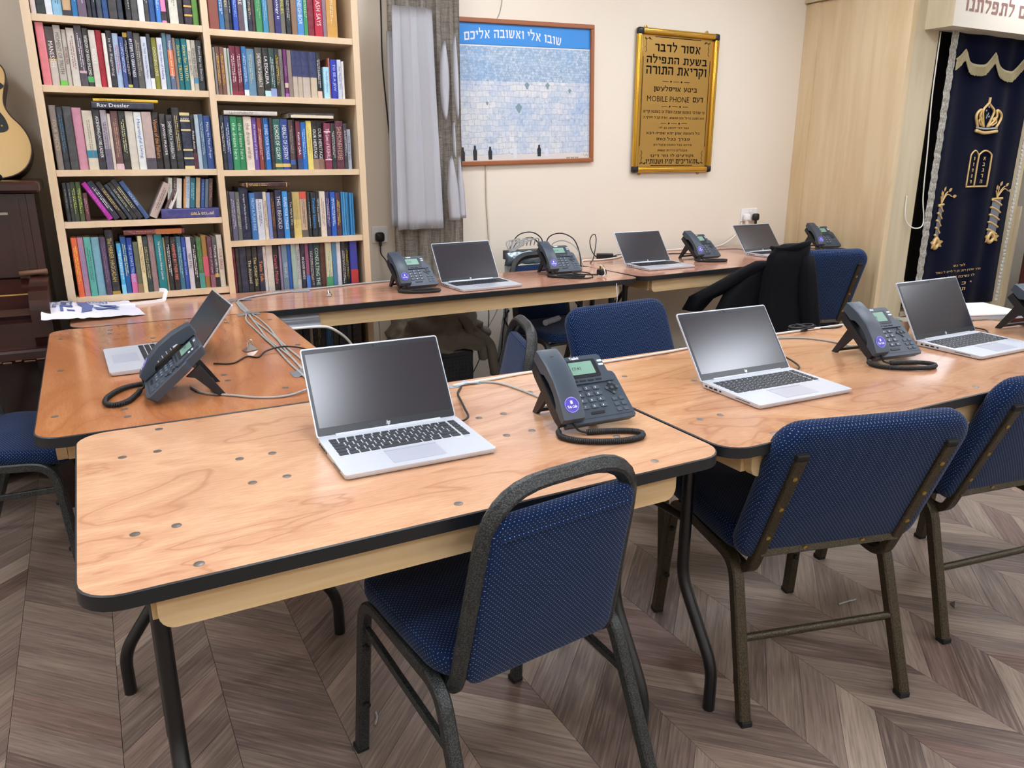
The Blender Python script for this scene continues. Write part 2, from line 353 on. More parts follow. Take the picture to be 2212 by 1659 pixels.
# square Hebrew letters as polygons on a grid 10 high: width, list of outlines ('x0,y0,x1,y1' = a bar)
def _b(x0, y0, x1, y1): return [(x0, y0), (x1, y0), (x1, y1), (x0, y1)]
HB = {
'א': (8.4, [[(.2, 10), (2.2, 10), (8.2, 0), (6.1, 0)], [(5.6, 10), (8, 10), (7.8, 7), (6, 5.6), (4.9, 6.2), (6.1, 7.4)], [(2.2, 7.2), (3.2, 5.6), (2.5, 0), (.4, 0), (1.2, 3.6)]]),
'ב': (7.8, [_b(.4, 8, 6.4, 10), _b(4.7, 1, 6.7, 9.2), _b(0, 0, 7.8, 2)]),
'ג': (5.2, [_b(1.4, 8, 4.4, 10), _b(3, 3, 5, 9.2), [(3.4, 4), (4.6, 4), (2, 0), (0, 0)], [(4, 3.4), (5, 4), (5.2, 0), (3.6, 0)]]),
'ד': (7.6, [_b(0, 8, 7.6, 10), _b(5, 0, 7, 9)]),
'ה': (7.8, [_b(0, 8, 7.4, 10), _b(5.8, 0, 7.8, 9.4), _b(.6, 0, 2.4, 5.6)]),
'ו': (3.2, [_b(0, 8, 3.2, 10), _b(1.2, 0, 3.2, 9)]),
'ז': (4.4, [_b(0, 8, 4.4, 10), _b(1.5, 0, 3.4, 9)]),
'ח': (7.8, [_b(0, 8, 7.6, 10), _b(5.8, 0, 7.8, 9.4), _b(.4, 0, 2.3, 9)]),
'ט': (7.8, [_b(.2, 1, 2, 10), _b(.2, 0, 7.6, 2), _b(5.8, 1, 7.8, 9), _b(3.6, 8, 7.2, 10)]),
'י': (3.2, [_b(0, 8, 3.2, 10), _b(1.3, 5, 3.2, 9)]),
'כ': (7, [_b(.2, 8, 6, 10), _b(4.8, 1, 6.8, 9.2), _b(.2, 0, 6.2, 2)]),
'ך': (7, [_b(0, 8, 6.6, 10), _b(5, -3.4, 6.9, 9.2)]),
'ל': (6.8, [_b(0, 8, 1.8, 13.6), _b(0, 8, 6.6, 10), [(4.8, 8.4), (6.8, 9), (6.6, 6), (3.4, 0), (1.6, 0), (4.6, 5.4)]]),
'מ': (8.2, [[(0, 10), (2, 10), (3.2, 7.6), (2.2, 6.6)], [(2.4, 9), (3.4, 7.2), (2.2, 0), (.2, 0)], _b(3.4, 8, 7.4, 10), _b(6.2, 0, 8.2, 9.2), _b(4, 0, 7, 2)]),
'ם': (7.8, [_b(0, 8, 7.6, 10), _b(.4, 0, 2.3, 9), _b(5.8, 0, 7.8, 9.4), _b(.4, 0, 7.8, 2)]),
'נ': (5, [_b(1.6, 8, 4.4, 10), _b(3, 1, 5, 9.2), _b(0, 0, 5, 2)]),
'ן': (3.2, [_b(0, 8, 3.2, 10), _b(1.2, -3.4, 3.2, 9)]),
'ס': (7.8, [_b(0, 8, 7.4, 10), [(.3, 9), (2.2, 9), (2.8, 3), (4, 1.6), (3.2, 0), (1.6, 1), (.6, 3.4)], [(5.6, 9), (7.8, 9), (7.4, 3.4), (6.2, .9), (4.2, 0), (3.4, 1.8), (4.8, 2.2), (5.4, 4)]]),
'ע': (7.6, [_b(0, 8, 2.2, 10), [(.6, 8.4), (2.4, 8.4), (4.8, 2.6), (3.4, 1.2)], [(5.4, 10), (7.6, 10), (7.2, 5), (5.2, 1.6), (1, -1.6), (.2, -.2), (4, 2.6), (5.4, 5.2)]]),
'פ': (7.4, [_b(.4, 8, 6.4, 10), _b(5, 1, 7, 9.2), _b(.2, 0, 6.4, 2), _b(.4, 4.8, 2.2, 9), _b(.4, 4.2, 3.8, 5.8)]),
'ף': (7.2, [_b(.4, 8, 6.4, 10), _b(5, -3.4, 7, 9.2), _b(.4, 4.8, 2.2, 9), _b(.4, 4.2, 3.6, 5.8)]),
'צ': (7.6, [[(0, 10), (2, 10), (7, 1.6), (5, 1)], [(5.4, 10), (7.6, 10), (7.2, 6.8), (5.6, 4.8), (4.4, 5.6), (5.6, 7.2)], _b(0, 0, 7.2, 2)]),
'ק': (7.6, [_b(0, 8, 7.2, 10), [(5.4, 9), (7.6, 9), (7.2, 5), (4.6, 0), (2.9, 0), (5.2, 5)], _b(.5, -3.4, 2.3, 6)]),
'ר': (6.8, [_b(0, 8, 6.2, 10), _b(4.8, 0, 6.8, 9.2)]),
'ש': (9.2, [[(0, 10), (2, 10), (3, 1), (1.2, 0)], [(3.8, 10), (5.6, 10), (4.6, 4), (2.4, 2.4), (2.2, 3.6), (3.6, 5)], [(7.2, 10), (9.2, 10), (8.8, 5), (6.4, 0), (5, 0), (7, 5)], _b(1.2, 0, 6.6, 2)]),
'ת': (8.4, [_b(1, 8, 8, 10), _b(6.4, 0, 8.4, 9.4), _b(2, 1.4, 3.8, 9), _b(0, 0, 3.8, 2)]),
'״': (3, [_b(0, 7.4, 1, 10.4), _b(1.8, 7.4, 2.8, 10.4)]), '.': (1.8, [_b(0, 0, 1.6, 1.8)]), ':': (1.8, [_b(0, .6, 1.6, 2.4), _b(0, 5.4, 1.6, 7.2)]),
'(': (2.4, [[(0, 11), (1, 11), (2.4, 4.5), (1, -2), (0, -2), (1.2, 4.5)]]), ')': (2.4, [[(2.4, 11), (1.4, 11), (0, 4.5), (1.4, -2), (2.4, -2), (1.2, 4.5)]])}
def heb_me(s):
    b = BM(); x = 0.
    for ch in s:
        if ch == ' ': x -= 4.6; continue
        w, polys = HB[ch]; x -= w
        for q, p in enumerate(polys): b.faces.new([b.verts.new(((x + px) * .1, py * .1, q * 4e-5)) for px, py in p])
        x -= 1.5
    bmesh.ops.recalc_face_normals(b, faces=b.faces[:])
    me = finish(b, 'lettering'); xs = [v.co.x for v in me.vertices]; ys = [v.co.y for v in me.vertices]
    me.transform(Matrix.Translation((-(min(xs) + max(xs)) / 2, -(min(ys) + max(ys)) / 2, 0))); me['w'] = max(xs) - min(xs); me['h'] = max(ys) - min(ys); return me
TXT = {}
def text_me(s, bold=0., ex=0., res=2):
    key = (s, bold, ex)
    if key in TXT: return TXT[key].copy()
    c = bpy.data.curves.new('t', 'FONT'); c.body = s; c.resolution_u = res; c.offset = bold; c.extrude = ex
    o = bpy.data.objects.new('t', c); me = bpy.data.meshes.new_from_object(o)
    bpy.data.objects.remove(o); bpy.data.curves.remove(c)
    if len(me.vertices):
        xs = [v.co.x for v in me.vertices]; ys = [v.co.y for v in me.vertices]
        x0, x1, y0, y1 = min(xs), max(xs), min(ys), max(ys)
        me.transform(Matrix.Translation((-(x0 + x1) / 2, -(y0 + y1) / 2, 0)))
        me['w'] = x1 - x0; me['h'] = max(y1 - y0, .3)
    else: me['w'] = me['h'] = 1.
    TXT[key] = me; return me.copy()
def text_fit(s, w, h, bold=0., mtx=None, keep=False):
    """mesh of the text scaled into w x h, in its XY plane, transformed by mtx"""
    me = heb_me(s) if any('\u0590' < ch < '\u05ff' for ch in s) else text_me(s, bold); sx = w / me['w']; sy = h / me['h']
    if keep: sx = sy = min(sx, sy)
    me.transform(Matrix.Diagonal((sx, sy, 1, 1)))
    if mtx is not None: me.transform(mtx)
    return me
WALLM = Matrix(((1, 0, 0, 0), (0, 0, -1, 0), (0, 1, 0, 0), (0, 0, 0, 1)))   # XY drawing -> faces -Y (X right, Y up)
def on_wall(x, y, z, rot=0.): return Matrix.Translation((x, y, z)) @ WALLM @ Matrix.Rotation(rot, 4, 'Z')
def heb(s): return s
# ------------------------------------------------------------------ room shell
YW = 2.97; ZC = 2.75; X0, X1, Y0 = -2.2, 6.9, -3.6
floor = struct(obj('floor', box(BM(), ((X0 + X1) / 2, (Y0 + YW) / 2, -.03), (X1 - X0, YW - Y0, .05)), 'subfloor'))
struct(obj('wall_back', box(BM(), ((X0 + X1) / 2, YW + .05, ZC / 2), (X1 - X0 + .2, .1, ZC)), 'wall_paint'))
struct(obj('wall_left', box(BM(), (X0 - .05, (Y0 + YW) / 2, ZC / 2), (.1, YW - Y0, ZC)), 'wall_plain'))
struct(obj('wall_right', box(BM(), (X1 + .05, (Y0 + YW) / 2, ZC / 2), (.1, YW - Y0, ZC)), 'wall_plain'))
struct(obj('wall_front', box(BM(), ((X0 + X1) / 2, Y0 - .05, ZC / 2), (X1 - X0 + .2, .1, ZC)), 'wall_plain'))
struct(obj('ceiling', box(BM(), ((X0 + X1) / 2, (Y0 + YW) / 2, ZC + .05), (X1 - X0, YW - Y0, .1)), 'ceiling_paint'))
lf = BM(); 
for a, b in (((0, .305), (.63, .02)), ((0, -.305), (.63, .02)), ((.305, 0), (.02, .59)), ((-.305, 0), (.02, .59))): box(lf, (a[0], a[1], -.008), (b[0], b[1], .016))
lf = finish(lf, 'lamp_frame'); lp = finish(box(BM(), (0, 0, -.004), (.59, .59, .006)), 'lamp_panel')
LAMPS = [(x, y) for x in (-1.2, .72, 3.6, 5.4) for y in (-2.7, -1.2, .3, 1.8)] + [(2.15, 1.9), (2.15, -2.7)]
for i, (x, y) in enumerate(LAMPS):
    t = thing('ceiling_light', 'square white ceiling lamp panel set in a thin frame overhead', 'ceiling light', (x, y, ZC), 0, 'ceiling lamp panels')
    obj('lamp_frame', lf, 'lamp_frame', t); obj('lamp_panel', lp, 'lamp_face', t)
# floor planks: chevron columns 0.239 wide
CW = .2392; PH = .122; XA = -.0062
def plank_outline(odd):
    s = CW if odd else -CW; g = .0006
    return [(g, g), (CW - g, s + g), (CW - g, s + PH - g), (g, PH - g)]
pm = []
for odd in (0, 1):
    b = BM(); prism(b, plank_outline(odd), -.006, 0); me = finish(b, 'plank'); me.materials.append(MATS['plank_b' if odd else 'plank_a']); pm.append(me)
cand = []; rest = []
for ci in range(-9, 29):
    odd = ci % 2 == 0
    x = XA + ci * CW
    if x > X1 or x < X0: continue
    for ri in range(-32, 26):
        y = ri * PH + (.03 if odd else .05 + CW)
        yc = y + PH / 2 + (CW / 2 if odd else -CW / 2)
        if yc - CW / 2 - PH < Y0 or yc + CW / 2 + PH > YW: continue
        p = project((x + CW / 2, yc, 0))
        vis = p and -60 < p[0] < 2270 and 880 < p[1] < 1740 and x < 3.1
        (cand if vis else rest).append((p[2] if p else 99, x, y, odd))
cand.sort(); rest += cand[300:]
for _, x, y, odd in cand[:300]: obj('plank', pm[odd], None, floor, loc=(x, y, 0))
for odd in (0, 1):
    b = BM(); lay = b.faces.layers.float.new('rnd')
    for _, x, y, o in rest:
        if o == odd:
            n0 = len(b.faces); prism(b, plank_outline(odd), -.006, 0, Matrix.Translation((x, y, 0))); b.faces.ensure_lookup_table(); rv = random.random()
            for f in b.faces[n0:]: f[lay] = rv
    q = obj('plank_field', b, 'plank_b' if odd else 'plank_a', floor); q['kind'] = 'stuff'
# ------------------------------------------------------------------ trestle tables (origin at one corner of the top, on the floor)
ZT = .75
bolt_me = finish(lathe(BM(), [(.0085, 0), (.0085, .0006), (.003, .0012)], 10), 'bolt')
def make_table(Lx, Ly, top, wood_axis, rail_mat, label, loc, rz=0., leg_ends=True, group=None, name='folding_table', pegs=True, end_inset=.1):
    """long axis x, splayed folding legs in frames at both ends"""
    t = thing(name, label, 'table', (loc[0], loc[1], 0), rz, group)
    cx, cy = Lx / 2, Ly / 2
    obj('tabletop', prism(BM(), rrect(Lx - .006, Ly - .006, .06, 6, (cx, cy)), ZT - .018, ZT), top, t)
    e = BM(); o = rrect(Lx, Ly, .063, 6, (cx, cy)); i_ = rrect(Lx - .006, Ly - .006, .06, 6, (cx, cy)); n = len(o)
    zs = ((o, ZT - .025), (o, ZT - .002), (i_, ZT - .0004), (i_, ZT - .0245)); R = [[e.verts.new((x, y, z)) for x, y in ol] for ol, z in zs]
    for a in range(4):
        for j in range(n): e.faces.new((R[a][j], R[a][(j + 1) % n], R[(a + 1) % 4][(j + 1) % n], R[(a + 1) % 4][j]))
    obj('edge_trim', e, 'black_edge', t, 40)
    ix = end_inset
    def rail(y):
        b = BM(); x0, x1 = ix, Lx - ix - .01; z0, z1 = ZT - .093, ZT - .0245; r = .025
        ol = [(x0, z1)] + [(x0 + r - r * cos(a), z0 + r - r * sin(a)) for a in [pi / 2 * k / 5 for k in range(6)]] + [(x1 - r + r * sin(a), z0 + r - r * cos(a)) for a in [pi / 2 * k / 5 for k in range(6)]] + [(x1, z1)]
        prism(b, ol, -.011, .011, Matrix.Translation((0, y, 0)) @ Matrix(((1, 0, 0, 0), (0, 0, 1, 0), (0, 1, 0, 0), (0, 0, 0, 1)))); return b
    obj('apron_rail', rail(.045), rail_mat, t); obj('apron_rail', rail(Ly - .045), rail_mat, t)
    ry = 'pine_y' if rail_mat == 'pine_x' else 'pine_x'
    for x in (ix + .015, Lx - ix - .02, cx - .24, cx + .24):
        obj('cross_rail', box(BM(), (x, cy, ZT - .055), (.045 if abs(x - cx) > .3 else .07, Ly - .115, .06)), ry, t)
    if pegs:
        for px, py in [(.086, .19), (.149, .191), (.165, .039), (.085, .571), (.151, .574), (.166, .721), (.294, .449), (.294, .313), (.359, .449), (.358, .313)]:
            for sgn in (0, 1):
                for q in ((0, 1) if py in (.19, .191, .571, .574) and False else (0,)):
                    yy = py / .76 * Ly
                    obj('bolt', bolt_me, 'bolt_steel', t, loc=((Lx - px) if sgn else px, yy, ZT), rot=(0, 0, px * 40))
        obj('bolt', bolt_me, 'bolt_steel', t, loc=(cx, .045, ZT)); obj('bolt', bolt_me, 'bolt_steel', t, loc=(cx, Ly - .045, ZT))
    for xe, s in ((ix + .005, 1), (Lx - ix - .005, -1)):
        for sy in (-1, 1):
            half = Ly / 2
            yo = half - .105
            pts = [(xe, cy + sy * min(.145, yo), ZT - .05), (xe, cy + sy * min(.145, yo), .31), (xe, cy + sy * yo, .12), (xe, cy + sy * yo, 0)]
            obj('leg', tube(BM(), fillet(pts, (0, .14, .14, 0), 7), .0155, 10), 'black_metal', t, 50)
        obj('spreader', tube(BM(), [(xe, cy - min(.14, yo), .47), (xe, cy + min(.14, yo), .47)], .011, 8), 'black_metal', t, 50)
        obj('top_bar', tube(BM(), [(xe, cy - .2, ZT - .05), (xe, cy + .2, ZT - .05)], .013, 8), 'black_metal', t, 50)
        obj('folding_brace', sweep(BM(), [(xe, cy, .47), (xe + s * .2, cy, ZT - .05)], rect(.022, .008), ref=(0, 1, 0)), 'black_metal', t)
    return t
L1, D1 = 1.194, .76
make_table(L1, D1, 'table_pink', 'x', 'pine_x', 'pale plywood folding table nearest the camera with one open laptop and one desk phone', (0, 0))
make_table(1.83, D1, 'table_pink_b', 'x', 'pine_x', 'plywood folding table continuing the near row, with two open laptops and a closed one', (1.2, .004))
# orange table stands lengthways towards the bookcase
make_table(1.25, .765, 'table_orange', 'x', 'pine_y', 'orange-brown folding table beside the piano, crossed by taped grey cables', (.683, .766), pi / 2)
make_table(2.54, .5, 'table_red', 'x', 'pine_x', 'long narrow reddish table in front of the bookcase, holding two phones', (-.02, 2.022), pegs=False)
make_table(1.86, .8, 'table_red', 'x', 'pine_x', 'reddish folding table against the cream wall, ending at the maple cabinet', (2.545, 2.05), radians(3.2), pegs=False)
# ------------------------------------------------------------------ chairs
def tilt_m(y, z, deg): return Matrix.Translation((0, y, z)) @ Matrix.Rotation(radians(deg), 4, 'X')
cap_me = finish(rbox((0, 0, .008), (.03, .03, .016), .003), 'foot_cap')
bump_me = finish(lathe(BM(), [(.008, 0), (.008, .006), (.005, .009)], 10), 'stacking_bumper')
def make_hoop_chair(label, loc, rz, group=None):
    """stacking chair: square tube hoop above the padded back"""
    t = thing('hoop_back_chair', label, 'chair', loc, rz, group); q = rect(.027, .027, .004); m = 'hammer_grey'
    for s in (-1, 1):
        x = s * .208
        pts = fillet([(x + s * .012, .245, .012), (x, .205, .425), (x, -.13, .405), (x + s * .014, -.285, .012)], .075, 6)
        k = len(pts) // 2
        obj('leg', sweep(BM(), pts[:k + 1], q, ref=(1, 0, 0)), m, t, 30); obj('leg', sweep(BM(), pts[k:], q, ref=(1, 0, 0)), m, t, 30)
        obj('side_brace', sweep(BM(), [(x, .212, .345), (x + s * .004, -.185, .29)], rect(.014, .018, .002), ref=(1, 0, 0)), m, t)
        for yy in (.25, -.287): obj('foot_cap', cap_me, 'rubber', t, loc=(x + s * .013, yy, -.001))
        for z in (.3, .14): obj('stacking_bumper', bump_me, 'rubber', t, loc=(x + s * .006, .205 + (.42 - z) * .09 - .013, z), rot=(pi / 2, 0, 0))
    hp = [(-.18, .02, .392), (-.18, -.135, .388), (-.158, -.228, .817), (.158, -.228, .817), (.18, -.135, .388), (.18, .02, .392)]
    obj('back_hoop', sweep(BM(), fillet(hp, [0, .055, .12, .12, .055, 0], 7), rect(.03, .03, .005)), m, t, 30)
    for y in (.17, -.08): obj('seat_bar', sweep(BM(), [(-.2, y, .405), (.2, y, .4)], rect(.03, .012), ref=(0, 1, 0)), m, t)
    b = pad(BM(), .43, .425, .085, .052, .02, .012, 6, 3); bmesh.ops.translate(b, verts=b.verts, vec=(0, .045, .446)); obj('seat', b, 'fabric_seat', t, 50)
    b = pad(BM(), .333, .365, .03, .034, .012, .006, 4, 3, tilt_m(-.184, .585, 90 + 12.2))
    for v in b.verts: v.co.x *= 1.035 - (v.co.z - .42) * .22
    obj('backrest', b, 'fabric_back', t, 50)
    b = BM(); sweep(b, [(-.145, -.2335, .728), (.145, -.2335, .728)], rect(.006, .006)); obj('welt', b, 'fabric_back', t)
    return t
def make_pad_chair(label, loc, rz, group=None):
    """chair with a fully padded back on two flat rails"""
    t = thing('padded_chair', label, 'chair', loc, rz, group); q = rect(.03, .03, .004); m = 'hammer_bronze'
    for s in (-1, 1):
        x = s * .212
        pts = fillet([(x + s * .014, .235, .012), (x, .195, .395), (x, -.15, .385), (x + s * .016, -.275, .012)], .08, 6)
        k = len(pts) // 2
        obj('leg', sweep(BM(), pts[:k + 1], q, ref=(1, 0, 0)), m, t, 30); obj('leg', sweep(BM(), pts[k:], q, ref=(1, 0, 0)), m, t, 30)
        for yy in (.238, -.277): obj('foot_cap', cap_me, 'rubber', t, loc=(x + s * .014, yy, -.001))
        for z in (.3, .14): obj('stacking_bumper', bump_me, 'rubber', t, loc=(x + s * .006, .195 + (.42 - z) * .09 - .015, z), rot=(pi / 2, 0, 0))
        xr = s * .19
        rp = fillet([(xr, .03, .372), (xr, -.18, .36), (xr, -.33, .718)], .06, 7)
        obj('back_rail', sweep(BM(), rp, rect(.03, .022, .003), ref=(1, 0, 0)), m, t, 30)
        obj('rail_cap', rbox((0, 0, 0), (.031, .023, .016), .003, mtx=Matrix.Translation((xr, -.332, .725)) @ Matrix.Rotation(radians(22), 4, 'X')), 'rubber', t)
        for z in (.485, .575, .665):
            y = -.18 - (z - .36) / .358 * .15 - .0118
            obj('bolt', lathe(BM(), [(.006, 0), (.006, .002), (.003, .003)], 8), 'brass', t, loc=(xr, y, z), rot=(pi / 2 + .39, 0, 0))
    obj('rear_stretcher', tube(BM(), [(-.22, -.214, .2), (.22, -.214, .2)], .0105, 10), m, t, 40)
    obj('back_strip', sweep(BM(), [(-.19, -.215, .435), (.19, -.215, .435)], rect(.008, .024), ref=(0, 1, -.4)), m, t)
    for x in (-.07, .09): obj('bolt', lathe(BM(), [(.006, 0), (.006, .002), (.003, .003)], 8), 'brass', t, loc=(x, -.22, .434), rot=(pi / 2 + .3, 0, 0))
    b = pad(BM(), .455, .45, .08, .075, .03, .014, 6, 3); bmesh.ops.translate(b, verts=b.verts, vec=(0, .05, .434)); obj('seat', b, 'fabric_seat', t, 50)
    b = pad(BM(), .495, .42, .07, .058, .026, .008, 6, 3, tilt_m(-.25, .602, 90 + 22)); obj('backrest', b, 'fabric_back', t, 50)
    for y in (.15, -.08): obj('seat_bar', sweep(BM(), [(-.2, y, .383), (.2, y, .383)], rect(.03, .012), ref=(0, 1, 0)), m, t)
    return t
make_hoop_chair('blue dotted chair with grey hoop back, nearest the camera at the pale table', (.735, .168, 0), radians(6))
c = make_hoop_chair('blue hoop-back chair beside the piano, tucked at the end of the orange table', (-.205, 1.8, 0), radians(-114))
h2 = dup(c, (1.08, 1.12, 0), radians(73), 'blue hoop-back chair turned side-on behind the pale table')
h3 = dup(c, (2.28, 2.42, 0), radians(184), 'blue hoop-back chair against the wall behind the narrow table, under the network switch')
p1c = make_pad_chair('padded blue chair with bronze rails drawn up to the second near table, in full view', (1.63, .235, 0), radians(-14.5))
dup(p1c, (2.36, .24, 0), radians(-9), 'padded blue chair with bronze rails cut off by the edge of the picture')
dup(p1c, (1.868, .985, 0), radians(185), 'padded blue chair facing the camera across the near tables, back turned to the wall')
jc = dup(p1c, (3.515, 1.974, 0), radians(-12.8), 'padded blue chair with a black jacket over its back, drawn up to the wall table')
jc.scale = (1, 1, 1.1)
# ------------------------------------------------------------------ laptops (origin: middle of the front edge on the table)
LW, LD, LH = .319, .216, .199
def key_rows():
    rows = []; x0, x1 = -.1435, .1435; P = .0187
    def row(y, h, ws):
        tot = sum(ws); k = (x1 - x0 - .0205) / tot; x = x0
        for w in ws: rows.append((x + w * k / 2, y, w * k - .0028, h)); x += w * k
        rows.append((x1 - .0085, y, .0165, h))
    row(.187, .0085, [1] * 14)
    row(.1735, .0145, [1] * 13 + [1.6]); row(.1565, .0145, [1.5] + [1] * 12 + [1.1]); row(.1395, .0145, [1.8] + [1] * 12 + [.8])
    row(.1225, .0145, [1.3] + [1] * 11 + [2.3]); row(.1055, .0145, [1.2, 1.2, 1.2, 1.2, 5, 1.2, 1.2, 1.2, 1.2])
    return rows
KEYS = key_rows(); KM = {}
def key_mesh(w, h):
    k = (round(w, 4), h)
    if k not in KM:
        b = BM(); o0 = rrect(w, h, .0012, 1); o1 = rrect(w - .0008, h - .0008, .001, 1); n = len(o0)
        A = [b.verts.new((x, y, 0)) for x, y in o0]; B = [b.verts.new((x, y, .0014)) for x, y in o1]
        for j in range(n): b.faces.new((A[j], A[(j + 1) % n], B[(j + 1) % n], B[j]))
        b.faces.new(B); KM[k] = finish(b, 'key'); KM[k].materials.append(MATS['key_black'])
    return KM[k]
def make_laptop(label, x, y, yaw, opn, keys=True, z=ZT, group=None):
    t = thing('laptop', label, 'laptop', (x, y, z), yaw, group)
    b = BM(); ol = rrect(LW, LD, .007, 3, (0, LD / 2)); n = len(ol)
    def zt(yy): return .0125 + .005 * yy / LD
    lo = [b.verts.new((px * .985, .004 + py * .985, .002)) for px, py in ol]; md = [b.verts.new((px, py, zt(py) - .002)) for px, py in ol]; hi = [b.verts.new((px * .997, .0004 + py * .997, zt(py))) for px, py in ol]
    b.faces.new(lo[::-1]); b.faces.new(hi)
    for A, B in ((lo, md), (md, hi)):
        for j in range(n): b.faces.new((A[j], A[(j + 1) % n], B[(j + 1) % n], B[j]))
    base = obj('base', b, 'silver', t, 40)
    tiltk = Matrix.Rotation(.005 / LD, 4, 'X')
    f = BM()
    for px in (-.12, .12):
        for py in (.03, .19): lathe(f, [(.006, 0), (.006, .0022)], 8, (px, py, 0))
    q = obj('rubber_feet', f, 'rubber', t); q['kind'] = 'stuff'
    if keys:
        for kx, ky, kw, kh in KEYS:
            o = obj('key', key_mesh(kw, kh), None, base); o.location = (kx, ky, zt(ky) - .0002); o.rotation_euler = (.005 / LD, 0, 0)
    else:
        kb = BM()
        for kx, ky, kw, kh in KEYS: box(kb, (kx, ky, zt(ky) + .0005), (kw, kh, .0014))
        obj('keyboard', kb, 'key_black', t)['kind'] = 'stuff'
    obj('trackpad', prism(BM(), rrect(.112, .063, .002, 2, (0, .049)), 0, .0006, Matrix.Translation((0, 0, .0124)) @ tiltk), 'silver_pad', t)
    obj('trackpad_buttons', box(BM(), (0, .0845, .0146), (.112, .006, .0012)), 'silver_pad', t)
    for i, (yy, w) in enumerate(((.196, .006), (.178, .012), (.16, .012), (.142, .006))):
        obj('port', box(BM(), (-LW / 2 + .0005, yy, .0095), (.002, w, .0042)), 'port', t)
    obj('port', box(BM(), (-LW / 2 + .0008, .06, .0085), (.002, .05, .0015)), 'port', t)
    obj('hinge', tube(BM(), [(-.12, LD - .001, .0165), (.12, LD - .001, .0165)], .0045, 8), 'silver', t, 40)
    lm = Matrix.Translation((0, LD, .0175)) @ Matrix.Rotation(opn, 4, 'X') @ Matrix.Translation((0, 0, -.002))
    # lid local: x across, y up the lid, z = front face side
    lid = BM(); prism(lid, rrect(LW, LH + .004, .006, 3, (0, (LH) / 2)), -.0045, .0, lm); lid = obj('lid', lid, 'silver', t)
    obj('bezel', prism(BM(), rrect(LW - .005, LH - .003, .004, 3, (0, LH / 2)), 0, .0008, lm), 'bezel', t)
    obj('screen', prism(BM(), rrect(.302, .168, .001, 1, (0, .103)), .0008, .0012, lm), 'screen', t)
    lg = BM(); sh = Matrix(((1, .3, 0, 0), (0, 1, 0, 0), (0, 0, 1, 0), (0, 0, 0, 1)))
    for sx, y0, y1 in ((-.0032, -.003, .006), (-.0008, -.003, .003), (.0012, -.006, .003), (.0036, -.003, .003)): box(lg, (sx, (y0 + y1) / 2, 0), (.0011, y1 - y0, .0003), lm @ Matrix.Translation((0, .0095, .0011)) @ sh)
    box(lg, (-.0019, .0028, 0), (.0022, .001, .0003), lm @ Matrix.Translation((0, .0095, .0011)) @ sh); box(lg, (.0025, .0028, 0), (.0024, .001, .0003), lm @ Matrix.Translation((0, .0095, .0011)) @ sh)
    box(lg, (.0025, -.0028, 0), (.0024, .001, .0003), lm @ Matrix.Translation((0, .0095, .0011)) @ sh)
    q = obj('logo', lg, 'logo_white', t); q['kind'] = 'stuff'
    wc = BM(); lathe(wc, [(.0028, 0), (.0028, .0006), (.0016, .0008)], 12, (0, 0, 0)); bmesh.ops.transform(wc, matrix=lm @ Matrix.Translation((.004, LH - .0065, .0008)), verts=wc.verts); obj('webcam', wc, 'port', t)
    wc = BM(); lathe(wc, [(.0024, 0), (.0024, .0006), (.0014, .0008)], 12, (0, 0, 0)); bmesh.ops.transform(wc, matrix=lm @ Matrix.Translation((-.009, LH - .0065, .0008)), verts=wc.verts); obj('webcam_shutter', wc, 'bezel', t)
    if keys:
        obj('spec_sticker', prism(BM(), rrect(.013, .009, .0008, 1, (.113, .089)), 0, .0003, Matrix.Translation((0, 0, .0125)) @ tiltk), 'line_key', t)
        obj('power_label', prism(BM(), rrect(.012, .007, .0008, 1, (.132, .09)), 0, .0003, Matrix.Translation((0, 0, .0125)) @ tiltk), 'silver_pad', t)
    return t
LAP = [('open silver laptop with dark screen alone on the pale table nearest the camera', .608, .229 - .108 + .108, -.022, 1.0, True),
       ('open silver laptop on the second near table beside the back-to-camera padded chair', 1.616, .17, -.032, .926, True),
       ('open silver laptop on the second near table next to the beige cup', 2.56, .207, -.002, 1.05, True),
       ('open silver laptop on the narrow table in front of the grey curtain', 1.699, 2.06, .056, 1.033, False),
       ('open silver laptop with greyish screen at the inner end of the wall table', 2.862, 2.19, -.01, .924, False),
       ('open silver laptop under the white wall socket on the wall table', 3.85, 2.275, .012, .891, False),
       ('open silver laptop on the orange table, its screen facing the piano', .081, 1.409, -1.545, .9, True)]
for lb, x, y, a, op, k in LAP: make_laptop(lb, x, y, a, op, k)
t = thing('laptop', 'closed white laptop lying behind the open one at the cup', 'laptop', (3.02, .56, ZT), -.32)
obj('base', prism(BM(), rrect(.33, .22, .008, 3, (0, .11)), .002, .0145), 'silver', t); obj('lid', rbox((0, .11, .019), (.33, .22, .0075), .0025), 'plastic_white', t)
f = BM(); [lathe(f, [(.006, 0), (.006, .0022)], 8, (px, py, 0)) for px in (-.12, .12) for py in (.03, .19)]; obj('rubber_feet', f, 'rubber', t)['kind'] = 'stuff'
